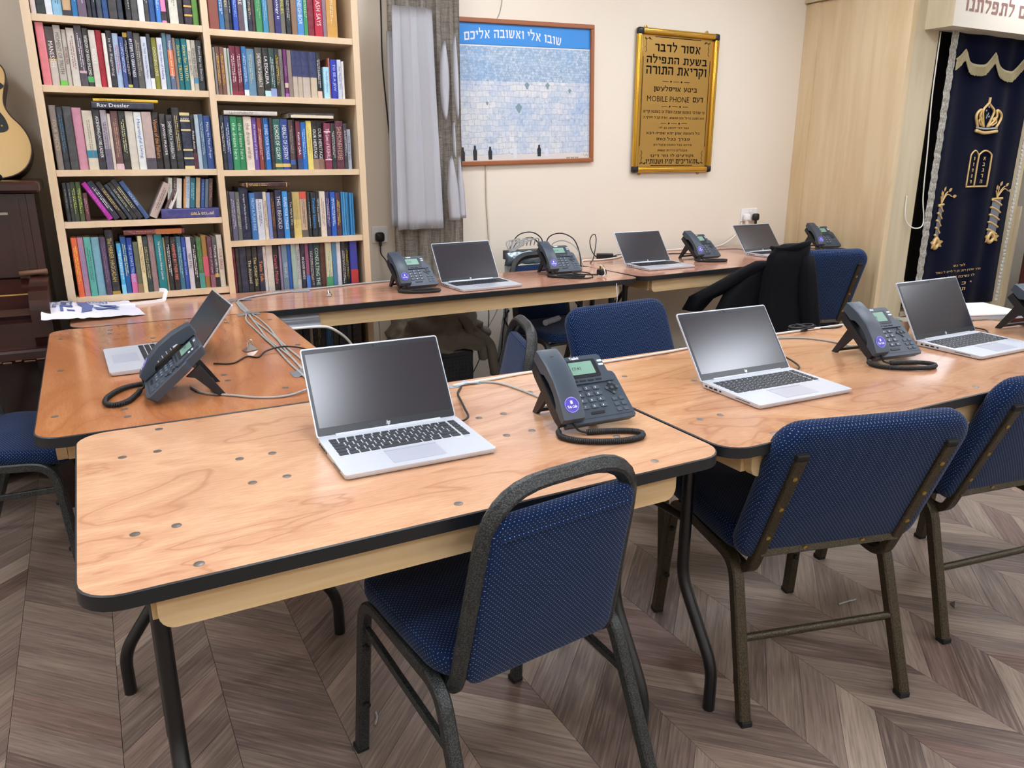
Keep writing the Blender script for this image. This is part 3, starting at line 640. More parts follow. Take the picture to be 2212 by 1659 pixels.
# ------------------------------------------------------------------ desk phones
PT = .697
PF = Matrix.Translation((0, .004, .004)) @ Matrix.Rotation(PT, 4, 'X')       # face frame: x across, y up the face, z out
def rmesh(w, h, r, t_, c=.0006):
    b = BM(); o0 = rrect(w, h, r, 2); o1 = rrect(w - 2 * c, h - 2 * c, max(r - c, .0003), 2); n = len(o0)
    A = [b.verts.new((x, y, -.0008)) for x, y in o0]; M_ = [b.verts.new((x, y, t_ - c)) for x, y in o0]; B = [b.verts.new((x, y, t_)) for x, y in o1]
    for P_, Q in ((A, M_), (M_, B)):
        for j in range(n): b.faces.new((P_[j], P_[(j + 1) % n], Q[(j + 1) % n], Q[j]))
    b.faces.new(B); return b
def make_phone(label, x, y, yaw):
    t = thing('desk_phone', label, 'telephone', (x, y, ZT), yaw)
    TH = .024
    ol = [(-.085, .0), (.092, .0), (.0975, .006), (.094, .118), (.09, .128), (.079, .131), (.076, .176), (.071, .181), (-.03, .181), (-.085, .175)]
    b = BM(); n = len(ol); A = [b.verts.new((px * .96, .006 + py * .93, 0)) for px, py in ol]; B = [b.verts.new((px, py, TH - .003)) for px, py in ol]; D = [b.verts.new((px * .985, .0015 + py * .985, TH)) for px, py in ol]
    for P_, Q in ((A, B), (B, D)):
        for j in range(n): b.faces.new((P_[j], P_[(j + 1) % n], Q[(j + 1) % n], Q[j]))
    b.faces.new(A[::-1]); b.faces.new(D); bmesh.ops.transform(b, matrix=PF, verts=b.verts); body = obj('body', b, 'phone_body', t)
    FZ = TH
    cr = BM(); prism(cr, [(-.096, .012), (-.042, .012), (-.04, .03), (-.04, .16), (-.045, .172), (-.1, .172), (-.102, .15), (-.1, .03)], .004, FZ + .004, PF); obj('cradle', cr, 'phone_dark', t)
    h = BM(); prism(h, [(-.036, .101), (.078, .101), (.084, .106), (.0835, .124), (.073, .129), (.07, .174), (.066, .178), (-.03, .178), (-.037, .17)], FZ, FZ + .0045, PF)
    obj('display_hood', h, 'phone_body', t)
    Z2 = FZ + .0045
    obj('display_frame', prism(BM(), rrect(.084, .05, .004, 2, (.011, .1415)), Z2, Z2 + .001, PF), 'lcd_frame', t)
    lcd = obj('display', prism(BM(), rrect(.062, .035, .001, 1, (.011, .143)), Z2 + .001, Z2 + .0014, PF), 'lcd', t)
    obj('clock_digits', text_fit('17:41', .022, .009, .02, PF @ Matrix.Translation((-.004, .142, Z2 + .0017))), 'lcd_text', lcd)
    obj('brand_print', text_fit('Yealink', .026, .0075, .03, PF @ Matrix.Translation((.002, .1725, Z2 + .0003))), 'white_print', t)
    for i in range(4): obj('soft_key', SK, 'phone_dark', body).matrix_local = PF @ Matrix.Translation((-.022 + .021 * i, .1085, Z2))
    for i in range(2): obj('line_key', LK, 'line_key', body).matrix_local = PF @ Matrix.Translation((.0645, .158 - .0105 * i, Z2))
    dg = '123456789*0#'
    for r in range(4):
        for c_ in range(3):
            k = obj('dial_key', DK, 'phone_key', body); k.matrix_local = PF @ Matrix.Translation((-.021 + .0235 * c_, .0895 - .0163 * r, FZ))
            obj('digit', text_fit(dg[r * 3 + c_], .0035, .005, .02, Matrix.Translation((-.002, 0, .0025)), True), 'white_print', k)
    nv = BM(); prism(nv, [(0, -.018), (.018, 0), (0, .018), (-.018, 0)], 0, .0016, PF @ Matrix.Translation((.066, .082, FZ))); obj('navigation_pad', nv, 'phone_dark', t)
    for dx, dy in ((0, 0), (.014, 0), (-.014, 0), (0, .014), (0, -.014)): obj('arrow_key', RK, 'phone_key', body).matrix_local = PF @ Matrix.Translation((.066 + dx, .082 + dy, FZ + .001))
    for r in range(3):
        for c_ in range(2): obj('function_key', FK, 'phone_key', body).matrix_local = PF @ Matrix.Translation((.06 + .0185 * c_, .052 - .0145 * r, FZ))
    obj('speaker_key', SPK, 'phone_dark', body).matrix_local = PF @ Matrix.Translation((.003, .0235, FZ))
    obj('groove', box(BM(), (.026, .0115, FZ), (.13, .0012, .0006), PF), 'phone_dark', t)
    # handset: profile in the (up, out) plane, swept across
    hp = [(.006, FZ + .002), (.042, FZ + .001), (.05, FZ + .012), (.075, FZ + .0215), (.105, FZ + .023), (.13, FZ + .018), (.142, FZ + .006), (.186, FZ + .004),
          (.19, FZ + .03), (.182, FZ + .0335), (.14, FZ + .0425), (.095, FZ + .0445), (.05, FZ + .036), (.012, FZ + .0225), (.006, FZ + .0195)]
    hs = BM()
    lay = []
    for xx, s in ((-.0995, .93), (-.0955, 1), (-.0495, 1), (-.0455, .93)):
        lay.append([hs.verts.new(PF @ Vector((xx, .098 + (u - .098) * (1 if s == 1 else .985), (w - .047) * s + .047))) for u, w in hp])
    n = len(hp)
    for P_, Q in zip(lay, lay[1:]):
        for j in range(n): hs.faces.new((P_[j], Q[j], Q[(j + 1) % n], P_[(j + 1) % n]))
    hs.faces.new(lay[0]); hs.faces.new(lay[-1][::-1]); hnd = obj('handset', hs, 'phone_body', t, 35)
    sm = PF @ Matrix.Translation((-.0725, .036, FZ + .0312)) @ Matrix.Rotation(.36, 4, 'X')
    st = BM(); prism(st, circ(.0185, 24), 0, .0008, sm); stk = obj('round_sticker', st, 'sticker', hnd)
    rg = BM(); sweep(rg, [Vector((.0168 * cos(a), .0168 * sin(a), .0009)) for a in [2 * pi * i / 24 for i in range(24)]], rect(.0006, .0003), closed=True); bmesh.ops.transform(rg, matrix=sm, verts=rg.verts); obj('sticker_ring', rg, 'white_print', stk.parent)
    obj('sticker_lettering', text_fit('Tele Calls', .024, .0062, .03, sm @ Matrix.Translation((0, -.0045, .001))), 'white_print', stk.parent)
    ic = BM(); box(ic, (0, .0055, .001), (.0055, .0075, .0003), sm); obj('sticker_emblem', ic, 'white_print', stk.parent)
    obj('hd_print', text_fit('HD', .009, .004, .03, PF @ Matrix.Translation((-.0725, .163, FZ + .0385)) @ Matrix.Rotation(-.21, 4, 'X')), 'phone_dark', hnd)
    obj('receiver_grille', lathe(BM(), [(.014, 0), (.014, .002), (.004, .003)], 14), 'phone_dark', t).matrix_local = PF @ Matrix.Translation((-.072, .146, FZ + .003))
    # stand: two triangular legs joined by a bar
    for s in (-1, 1):
        xx = s * .07
        sd = BM(); prism(sd, [(.085, .06), (.118, .088), (.176, .0), (.158, .0), (.105, .055)], -.005, .005, Matrix.Translation((xx, 0, 0)) @ Matrix(((0, 0, 1, 0), (1, 0, 0, 0), (0, 1, 0, 0), (0, 0, 0, 1)))); obj('stand_leg', sd, 'phone_dark', t)
    obj('stand_bar', box(BM(), (0, .152, .012), (.14, .012, .008)), 'phone_dark', t)
    obj('stand_plate', box(BM(), (0, .118, .068), (.13, .012, .03), ), 'phone_dark', t)
    # coiled cord
    s0 = PF @ Vector((-.0725, .004, FZ + .008))
    path = crom([s0, (-.06, -.012, .012), (-.045, -.022, .0075), (-.005, -.034, .0075), (.04, -.052, .0075), (.062, -.078, .0075), (.045, -.1, .0075), (0, -.102, .0075), (-.05, -.085, .0075), (-.09, -.058, .0075), (-.108, -.024, .0075), (-.1, .004, .009), (-.088, .022, .018)], 30)
    co = BM(); pts = []; L = len(path); turns = 88; prev = None; sub = 1
    import bisect
    cum = [0]
    for a, b_ in zip(path, path[1:]): cum.append(cum[-1] + (b_ - a).length)
    tot = cum[-1]; i0, i1 = .1, .95
    def at(d):
        i = min(max(bisect.bisect_right(cum, d) - 1, 0), L - 2); q = (d - cum[i]) / max(cum[i + 1] - cum[i], 1e-9); return path[i].lerp(path[i + 1], q), (path[i + 1] - path[i]).normalized()
    for k in range(8): pts.append(at(tot * i0 * k / 8)[0])
    ns = turns * 6
    for k in range(ns + 1):
        p_, tt = at(tot * (i0 + (i1 - i0) * k / ns)); sd_ = tt.cross(Vector((0, 0, 1))).normalized(); uu = sd_.cross(tt); a = 2 * pi * k / 6
        pts.append(p_ + (sd_ * cos(a) + uu * sin(a)) * .0046)
    for k in range(1, 5): pts.append(at(tot * (i1 + (1 - i1) * k / 4))[0])
    obj('coiled_cord', tube(co, pts, .0027, 5), 'cord_black', t, True)
    return t
SK = finish(rmesh(.016, .0045, .001, .0014), 'soft_key'); LK = finish(rmesh(.0135, .006, .0022, .0014), 'line_key'); DK = finish(rmesh(.0175, .0105, .002, .0024), 'dial_key')
RK = finish(rmesh(.0085, .0085, .0042, .0026), 'arrow_key'); FK = finish(rmesh(.0125, .009, .0018, .0022), 'function_key'); SPK = finish(rmesh(.036, .0075, .0025, .0018), 'speaker_key')
ph = make_phone('dark desk phone on the pale table, green display lit, beside the nearest laptop', 1.036, .25, -.04)
for lb, x, y, a in [('dark desk phone on the second near table, between the two open laptops', 2.155, .32, -.11),
                    ('dark desk phone at the far end of the near tables, beyond the closed laptop', 2.965, .285, -.1),
                    ('dark desk phone on the narrow table by the black wall plug', 1.392, 2.21, .07),
                    ('dark desk phone on the narrow table under the looped switch cables', 2.228, 2.278, -.05),
                    ('dark desk phone between the two laptops of the wall table', 3.3, 2.395, .04),
                    ('dark desk phone at the maple cabinet, half hidden by the jacket chair', 4.385, 2.44, -.16),
                    ('dark desk phone seen from its side on the orange table', .17, .998, -1.6)]:
    dup(ph, (x, y, ZT), a, lb)
# ------------------------------------------------------------------ cables and small things on the tables
def cable(name, label, pts, r, m, n=8, group=None, cat='cable', sides=6):
    return tag(obj(name, tube(BM(), crom(pts, n), r, sides), m, None, True), label, cat, group)
def on(pts, r, z=ZT): return [(p[0], p[1], (p[2] if len(p) > 2 else z) + r) for p in pts]
R = .0032
for i, dx in enumerate((-.018, -.006, .007, .019)):
    w = [0, .008, -.006, .004][i]
    cable('network_cable', 'grey network cable, ' + ('nearest the piano', 'second from the piano', 'third from the piano', 'farthest from the piano')[i] + ', in the bundle on the orange table', on([(.60 + dx * .4, 2.27), (.594 + dx * .5, 2.12), (.592 + dx * .45, 2.0), (.582 + dx * 1.2 + w, 1.86), (.583 + dx * 1.3, 1.68), (.580 + dx * 1.1 - w, 1.5), (.579 + dx * .9, 1.35), (.576 + dx + w, 1.18), (.572 + dx * .7, 1.0), (.57 + dx * .6, .9)], R), R, 'cable_grey', group='grey cables over the orange table')
cable('network_cable', 'thicker grey cable lying along the back edge of the narrow table', on([(1.37, 2.505), (1.2, 2.495), (1.0, 2.455), (.8, 2.415), (.68, 2.37), (.615, 2.31), (.6, 2.27)], .0045), .0045, 'cable_grey')
def tape(label, x, y, w, d, rz, m='tape', z=ZT):
    b = BM(); nx, ny = 6, 4; g = [[b.verts.new((w * (i / nx - .5), d * (j / ny - .5), .0008 + .0075 * max(0, 1 - abs(i / nx - .5) * 4) ** .6 + .0006 * random.random())) for i in range(nx + 1)] for j in range(ny + 1)]
    for j in range(ny):
        for i in range(nx): b.faces.new((g[j][i], g[j][i + 1], g[j + 1][i + 1], g[j + 1][i]))
    return tag(obj('tape_strip', b, m, None, True, (x, y, z), (0, 0, rz)), label, 'tape')
tape('grey duct tape pressing the cables onto the narrow table', .6, 2.32, .13, .05, .1)
tape('short grey duct tape over the bundle at the back of the orange table', .593, 1.99, .085, .05, 0)
tape('grey duct tape over the bundle, half hidden by the nearest laptop', .572, 1.03, .075, .06, 0)
tape('blue-grey tape patch holding a cable at the back of the pale table', .924, .712, .1, .024, .03, 'tape_blue')
tape('long grey tape over the cable at the back of the narrow table', .86, 2.43, .022, .16, 1.35)
cable('power_cable', 'black cable wavering over the grey bundle on the orange table', on([(.36, 1.26), (.41, 1.236), (.461, 1.3), (.49, 1.275), (.525, 1.326, ZT + .004), (.58, 1.352, ZT + .0065), (.63, 1.324, ZT + .003), (.665, 1.25)], .0026), .0026, 'cable_black')
cable('phone_cable', 'grey cable running from the side-on phone towards the nearest laptop', on([(.27, 1.03), (.292, .958), (.352, .903), (.411, .848), (.475, .83), (.539, .853, ZT + .004), (.6, .9)], R), R, 'cable_grey')
cable('power_cable', 'black charging cable plugged into the side of the nearest laptop', [(.9, .69, ZT + .003), (.868, .64, ZT + .003), (.84, .56, ZT + .01), (.815, .485, ZT + .016), (.803, .44, ZT + .012), (.785, .425, ZT + .0095), (.772, .424, ZT + .0095)], .0028, 'cable_black')
cable('phone_cable', 'grey cable curving from blue tape to the phone on the pale table', on([(.964, .712), (1.006, .672), (1.028, .58), (1.04, .47), (1.05, .42)], R), R, 'cable_grey')
cable('network_cable', 'light grey cable taped along the back edge of the near tables', on([(.885, .708), (1.0, .716), (1.146, .728), (1.373, .722), (1.602, .727), (1.709, .737), (1.955, .748), (2.134, .752), (2.454, .748)], .0042), .0042, 'cable_white')
cable('phone_cable', 'grey cable sweeping behind the second laptop to the middle phone', on([(1.98, .735), (2.087, .703), (2.162, .662), (2.2, .58), (2.2, .46)], R), R, 'cable_grey')
cable('power_cable', 'black charging cable plugged into the second near laptop', on([(1.9, .53), (1.875, .46), (1.84, .4), (1.80, .373)], .0028, ZT + .005), .0028, 'cable_black')
cable('power_cable', 'black charging cable behind the laptop at the cup', on([(2.62, .62), (2.78, .52), (2.81, .45), (2.755, .4)], .0028, ZT + .004), .0028, 'cable_black')
coil = [];
for k in range(60):
    a = 2 * pi * k / 15; coil.append((2.265 + .055 * cos(a) + .004 * sin(k * .7), .77 + .022 * sin(a) + .003 * cos(k), ZT + .004 + .0035 * (k // 15)))
coil += [(2.33, .75, ZT + .004), (2.38, .73, ZT + .003), (2.43, .735, ZT + .003)]
c_ = cable('power_cable', 'coiled black and grey cable tied in a bundle behind the middle phone', coil, .0026, 'cable_black', 3)
obj('cable_tie', rbox((2.262, .77, ZT + .0095), (.014, .05, .02), .004), 'rubber', c_)
cable('power_cable', 'black lead lying on the table behind the beige cup', on([(2.5, .7), (2.62, .68), (2.75, .74), (2.9, .75)], .0026), .0026, 'cable_black')
t = thing('cup', 'beige paper cup with green and black contents beside the middle phone', 'cup', (2.45, .53, ZT))
obj('cup_wall', lathe(BM(), [(.028, 0), (.031, .001), (.039, .062), (.0405, .064), (.0395, .064), (.037, .06), (.035, .04)], 20), mat('cup_beige', 'C9C1B2', .6), t, 40)
b = BM()
for i in range(9):
    a = i * 2.4; join(b, rbox((.018 * cos(a) * (i % 3) / 2, .018 * sin(a) * (i % 3) / 2, .046 + .003 * (i % 4)), (.016, .012, .012), .003))
obj('cup_contents', b, 'plastic_black', t)['kind'] = 'stuff'
obj('green_scrap', rbox((-.012, -.004, .059), (.024, .014, .006), .002), 'green_leaf', t)
def clip(label, x, y, rz):
    t = thing('metal_clip', label, 'clip', (x, y, ZT), rz)
    b = BM(); a = [Vector(p) for p in ((-.022, -.014, .002), (.022, -.012, .002), (.024, .012, .003), (-.02, .014, .002), (.002, .002, .026), (-.008, -.004, .014))]; v = [b.verts.new(p) for p in a]
    for f in ((0, 1, 4), (1, 2, 4), (2, 3, 5), (3, 0, 5), (4, 2, 5), (0, 4, 5), (3, 2, 1, 0)): b.faces.new([v[i] for i in f])
    obj('clip_body', b, 'chrome', t)
    obj('clip_arm', tube(BM(), crom([(-.01, 0, .012), (0, .004, .03), (.008, 0, .032), (.01, -.004, .014)], 5), .0013, 6), 'chrome', t)
clip('small crumpled chrome clip on the orange table beside the black cable', .486, 1.385, .4)
clip('small crumpled chrome clip on the narrow table in front of the books', .985, 2.26, 1.2)
h = BM(); sweep(h, fillet([(.16, 2.40, ZT + .004), (.30, 2.44, ZT + .004), (.33, 2.455, ZT + .006), (.345, 2.47, ZT + .045), (.318, 2.47, ZT + .047)], [0, .02, .012, .008, 0], 4), rect(.004, .016), ref=(-.25, 1, 0))
tag(obj('plastic_hook', h, 'plastic_white', None, 30), 'white plastic hook strip lying on the narrow table under the bookcase', 'hook')
# crumpled printed plastic bag at the end of the narrow table
b = BM(); nx, ny = 26, 14; bw = []
random.seed(5)
for j in range(ny + 1):
    r_ = []
    for i in range(nx + 1):
        u, v_ = i / nx, j / ny; x = -.105 + .345 * u * (1 - .12 * v_); y = 2.10 + .36 * v_ + .06 * u
        z = ZT + .004 + .05 * (1 - u) ** 1.2 * (.45 + .55 * sin(pi * v_)) + .014 * noise.noise((u * 7, v_ * 4, 1)) * (1.1 - u) + .005 * abs(noise.noise((u * 18, v_ * 9, 3)))
        r_.append(b.verts.new((x + .012 * noise.noise((u * 5, v_ * 5, 9)), y + .02 * noise.noise((u * 4, v_ * 3, 5)), max(z, ZT + .003))))
    bw.append(r_)
for j in range(ny):
    for i in range(nx): b.faces.new((bw[j][i], bw[j][i + 1], bw[j + 1][i + 1], bw[j + 1][i]))
bl = b.faces; bg = obj('plastic_bag', b, 'bag', None, True); tag(bg, 'crumpled white plastic bag with blue print at the piano end of the narrow table', 'bag')
def bagz(u, v_):
    return ZT + .0075 + .05 * (1 - u) ** 1.2 * (.45 + .55 * sin(pi * v_)) + .014 * noise.noise((u * 7, v_ * 4, 1)) * (1.1 - u) + .005 * abs(noise.noise((u * 18, v_ * 9, 3)))
def bagp(u, v_): return Vector((-.105 + .345 * u * (1 - .12 * v_) + .012 * noise.noise((u * 5, v_ * 5, 9)), 2.10 + .36 * v_ + .06 * u + .02 * noise.noise((u * 4, v_ * 3, 5)), max(bagz(u, v_), ZT + .006)))
def bag_strip(u0, u1, v0, v1, wob=0.):
    b = BM(); g = [[b.verts.new(bagp(u0 + (u1 - u0) * i / 6 + wob * sin(j * .8), v0 + (v1 - v0) * j / 8)) for i in range(7)] for j in range(9)]
    for j in range(8):
        for i in range(6): b.faces.new((g[j][i], g[j][i + 1], g[j + 1][i + 1], g[j + 1][i]))
    return b
obj('blue_print', bag_strip(.38, .5, .2, .95, .02), 'bag_blue', bg, True); obj('blue_print', bag_strip(.56, .8, .5, .62, .02), 'bag_blue', bg, True)
obj('blue_print', bag_strip(.54, .76, .3, .4, .02), 'bag_blue', bg, True)
for i in range(6): obj('blue_print', bag_strip(.5 + .035 * i, .517 + .035 * i, .72, .92), 'bag_blue', bg, True)
tm = text_fit(heb('פיצה'), .6, .16, .03, Matrix.Rotation(pi / 2, 4, 'Z'))
for v_ in tm.vertices: v_.co = bagp(.25 + v_.co.x * .8, .52 + v_.co.y)
obj('bag_lettering', tm, 'bag_blue', bg)
tm = text_fit(heb('להתראות'), .5, .07, .0, Matrix.Rotation(pi / 2, 4, 'Z'))
for v_ in tm.vertices: v_.co = bagp(.13 + v_.co.x * .8, .55 + v_.co.y)
obj('bag_lettering', tm, 'bag_blue', bg)
# wall table: adapter, looped leads, socket leads
t = thing('power_adapter', 'black power adapter brick at the inner end of the wall table', 'adapter', (2.815, 2.765, ZT), -.55)
obj('adapter_case', rbox((0, 0, .0145), (.1, .05, .029), .005), 'plastic_black', t); obj('strain_relief', tube(BM(), [(.05, 0, .012), (.072, 0, .012)], .005, 8), 'rubber', t)
cable('power_cable', 'black lead rising in a loop at the adapter on the wall table', [(2.60, 2.60, ZT + .003), (2.66, 2.66, ZT + .02), (2.72, 2.73, ZT + .07), (2.745, 2.76, ZT + .115), (2.735, 2.76, ZT + .145), (2.705, 2.75, ZT + .14), (2.69, 2.745, ZT + .105), (2.71, 2.75, ZT + .05), (2.755, 2.77, ZT + .012), (2.775, 2.775, ZT + .01)], .003, 'cable_black')
cable('power_cable', 'black lead from the adapter to the inner laptop of the wall table', [(2.86, 2.74, ZT + .01), (2.9, 2.74, ZT + .02), (2.96, 2.7, ZT + .01), (3.03, 2.6, ZT + .006)], .0026, 'cable_black')
cable('power_cable', 'thick white cable lying beside the adapter on the wall table', on([(2.56, 2.62), (2.62, 2.7), (2.72, 2.68), (2.83, 2.7), (2.92, 2.75), (2.98, 2.8)], .0055), .0055, 'cable_white')
cable('power_cable', 'white cable running from the wall socket down behind the wall table laptops', [(4.1, 2.955, .9), (4.07, 2.95, .84), (3.98, 2.93, .79), (3.86, 2.91, ZT + .006), (3.65, 2.87, ZT + .006), (3.4, 2.88, ZT + .006), (3.2, 2.87, ZT + .006), (3.0, 2.84, ZT + .006)], .0055, 'cable_white')
cable('power_cable', 'short black lead behind the phone of the wall table', on([(3.1, 2.62), (3.2, 2.72), (3.3, 2.75), (3.4, 2.7), (3.42, 2.6)], .0026), .0026, 'cable_black')
cable('phone_cable', 'grey cable between the socket laptop and the wall table phone', on([(3.42, 2.66), (3.55, 2.74), (3.727, 2.77), (3.86, 2.76), (3.9, 2.68)], R), R, 'cable_grey')
cable('phone_cable', 'grey cable curving to the phone at the maple cabinet', on([(4.0, 2.64), (4.12, 2.72), (4.25, 2.76), (4.34, 2.72), (4.4, 2.64)], R), R, 'cable_grey')
pl = cable('power_lead', 'black mains lead with a plug heaped in front of the switch phone', on([(2.16, 2.2), (2.2, 2.16), (2.26, 2.13), (2.31, 2.15), (2.32, 2.2, ZT + .012), (2.27, 2.23, ZT + .02), (2.22, 2.2, ZT + .022), (2.24, 2.15, ZT + .018), (2.3, 2.14, ZT + .014), (2.35, 2.165, ZT + .006)], .0034), .0034, 'cable_black')
obj('plug_head', rbox((2.375, 2.165, ZT + .022), (.042, .042, .03), .008), 'plastic_black', pl)
for dx, dy in ((-.008, -.008), (.01, -.006), (0, .01)): obj('plug_pin', box(BM(), (2.372 + dx, 2.166 + dy, ZT + .046), (.005, .004, .02)), 'brass', pl)
cable('white_lead', 'white cable end poking over the mains lead on the narrow table', [(2.36, 2.13, ZT + .004), (2.372, 2.13, ZT + .02), (2.365, 2.14, ZT + .05), (2.352, 2.15, ZT + .06)], .003, 'cable_white')
# ------------------------------------------------------------------ bookcase
YB = 2.52; BD = .30
bc = thing('bookcase', 'tall light wood bookcase of two bays packed with books beside the piano', 'bookcase', (0, YB, 0))
def part_box(name, par, x0, x1, y0, y1, z0, z1, m): return obj(name, box(BM(), ((x0 + x1) / 2, (y0 + y1) / 2, (z0 + z1) / 2), (x1 - x0, y1 - y0, z1 - z0)), m, par)
for x0, x1 in ((-.024, .006), (.608, .634), (1.237, 1.266)): part_box('upright', bc, x0, x1, 0, BD, 0, 2.14, 'shelf_wood')
LZ = [1.840, 1.590, 1.276, 1.074, .768, .45, .1]; RZ = [1.831, 1.577, 1.271, .968, .69, .41, .1]
for zs, x0, x1 in ((LZ, .006, .608), (RZ, .634, 1.237)):
    for z in zs: part_box('shelf', bc, x0 + .0005, x1 - .0005, .004, BD - .008, z - .0125, z + .0125, 'shelf_wood')
part_box('top_board', bc, -.024, 1.266, 0, BD, 2.14, 2.16, 'shelf_wood'); part_box('back_panel', bc, -.02, 1.262, BD - .006, BD, .05, 2.14, 'shelf_wood')
# ------------------------------------------------------------------ books
import colorsys
CM = {}
def cmat(h):
    if h not in CM:
        m = mat('book_' + h, h, .48); k = N(m); n = k.noise(k.coord((1, 1, 1)), 40, 2)
        k.col(k.mix(k.ramp(n, [(.4, 0.), (.7, .035 if sum(lin(h)[:3]) < .3 else .16)]), h, 'FFFFFF' if sum(lin(h)[:3]) < .3 else '555555')); CM[h] = m
    return CM[h]
def cname(h):
    r, g, b = (int(h[i:i + 2], 16) / 255 for i in (0, 2, 4)); hh, s, v = colorsys.rgb_to_hsv(r, g, b); hh *= 360
    if v < .24: return 'black' if s < .35 else 'navy' if 190 < hh < 270 else 'dark brown' if hh < 60 or hh > 330 else 'dark green'
    if s < .1: return 'white' if v > .8 else 'pale grey' if v > .62 else 'grey' if v > .4 else 'charcoal'
    if s < .25 and v > .6: return 'cream' if 20 < hh < 90 else 'pale blue' if 170 < hh < 260 else 'pale pink' if hh > 300 or hh < 20 else 'pale green'
    d = 'dark ' if v < .42 else ''
    if s < .25: return d + ('taupe' if hh < 70 or hh > 330 else 'slate blue' if 180 < hh < 270 else 'grey green' if hh < 180 else 'mauve')
    if hh < 14 or hh > 345: return 'maroon' if v < .6 and s > .3 else 'pink' if s < .55 else 'red'
    if hh < 40: return d + ('brown' if v < .72 else 'tan' if s < .5 else 'orange')
    if hh < 68: return d + ('olive' if v < .62 else 'yellow' if s > .4 else 'cream')
    if hh < 155: return d + 'green'
    if hh < 200: return d + ('teal' if v < .7 else 'light blue')
    if hh < 255: return 'navy' if v < .4 else 'blue' if s > .45 else 'light blue' if v > .6 else 'steel blue'
    if hh < 300: return d + 'purple'
    return d + ('plum' if v < .55 else 'pink')
BOOKS = []
CONF = set("""MANESSEH|MICHALINA|WISDOM OF KING SHLOMO|RIDDLE|49 STEPS TO GREATNESS|Say Thank You and See Miracles|Say Thank You|The Garden of Healing|Inspiration and Insight|Strive for TRUTH|EIGHTEEN SIDROTS|From Fear to Eternity|FOUR SPECIES|ASCENDING JACOBS LADDER|Meaningful Living|Visions of the Fathers|JEWISH PRAYER|SHEMIRATH SHABBATH|^INDEX|Pirkei Avos|Making the Most of Prayer|The MIRRER HAGGADAH|THE ULTIMATE TREASURE|The Comprehensive Hebrew Calendar|WARMED BY THEIR FIRE|Between the Lines|NER EYAL|Playing with Fire|VOICE of Prayer|S CASTLE|TIME|AVON|FIRE|AN IDEAS|Anthology II|FAMILIES|YOUR NEIGHBOR|MIDRASH SAYS|LA ESCALERA|TO BE A JEW|The Path of the Just|GUARD YOUR TONGUE|ECHOES OF GLORY|HERALD OF DESTINY|Kashrus Q&A|OUR HERITAGE|The Laws of KASHRUS|SHEMONEH ESREI|the dream within|the dream here|FROM A PURE FIRE|THIS I BEHOLD|The Way It Was|Timeless Seasons|The Accused|The Other Side|Table Talk|Darash Moshe|IN GOOD HANDS|CONSULTING THE|TEHARUS|HOLINESS|Rav Dessler|STORIES OF THE TZADDIKIM|the legacy of Maran Rav Aharon Kotler|CHOOSING LOVE|MOMENT OF TRUTH|GIFT OF THE WORLD|In the Beginning|the memory of a dream|INSIGHT|YOUR GRACE""".split('|'))
def dashes(seed, ln, ht, mtx):
    """spine print too small to read: rows of short strokes"""
    rg = random.Random(seed); b = BM()
    for line in ((0,) if ht < .008 else (-.28, .3)):
        x = -ln / 2 * rg.uniform(.7, 1)
        end = ln / 2 * rg.uniform(.5, 1)
        while x < end:
            w = rg.uniform(.002, .0045); v = [b.verts.new(mtx @ Vector((x + a, line * ht + c_, 0))) for a, c_ in ((0, -ht * .13), (w, -ht * .13), (w, ht * .13), (0, ht * .13))]; b.faces.new(v); x += w + rg.choice((.0012, .0012, .004))
    return b
def book_mesh(w, h, d):
    b = BM(); t = .0022; r = min(w * .3, .004)
    o = [(-w / 2, d), (-w / 2, r), (-w / 2 + r * .35, r * .3), (-w / 2 + r, 0), (w / 2 - r, 0), (w / 2 - r * .35, r * .3), (w / 2, r), (w / 2, d)]
    i = [(w / 2 - t, d), (w / 2 - t, t + r * .4), (-w / 2 + t, t + r * .4), (-w / 2 + t, d)]
    pts = o + i; lo = [b.verts.new((x, y, 0)) for x, y in pts]; hi = [b.verts.new((x, y, h)) for x, y in pts]; n = len(pts)
    for j in range(n): b.faces.new((lo[j], lo[(j + 1) % n], hi[(j + 1) % n], hi[j]))
    b.faces.new(lo[::-1]); b.faces.new(hi); return b
def book(w, h, col, title='', tcol='F0F0F0', bands=(), x=0, y=0, z=0, lean=0., flat=0, d=.15, fr=(.12, .8), two=None, name='book'):
    """origin: foot of the spine; flat=1: lies on its side, spine to the front"""
    o = obj(name, book_mesh(w, h, d), cmat(col))
    pg = obj('pages', box(BM(), (0, d / 2, h / 2), (w - .0046, d - .008, h - .005)), 'pages', o)
    for f0, f1, bc_ in bands: obj('spine_band', box(BM(), (0, .002, h * (f0 + f1) / 2), (w * .985, .0048, h * (f1 - f0))), cmat(bc_), o)
    if title:
        f0, f1 = fr; ln = h * (f1 - f0); ht = min(w * .52, ln / len(title) * 2.2)
        ctr = h * (1 - (f0 + f1) / 2)
        if title not in CONF and title[0] != '~':
            q = obj('spine_lettering', dashes(title, ln, min(ht, .012), on_wall(0, -.0009, ctr, -pi / 2)), cmat(tcol), o); q['kind'] = 'stuff'; me = None
        elif title[0] == '~': me = text_fit(heb(title[1:]), ln, min(w * .55, .014), .02, on_wall(0, -.0009, ctr, pi / 2))
        elif title[0] == '^': me = text_fit(title[1:], w * .8, w * .3, 0, on_wall(0, -.0009, h * (1 - f0)))
        else: me = text_fit(title, min(ln, .62 * ht * len(title) * 1.25), ht, 0, on_wall(0, -.0009, ctr, -pi / 2))
        if me: obj('spine_title', me, cmat(tcol), o)
    if flat:
        o.rotation_euler = (0, pi / 2, 0); o.location = (x, y, z + w / 2)
    else:
        o.location = (x, y, z); o.rotation_euler = (0, lean, 0)
    return o
def words(t): return t.strip('~^')
ROWS = []
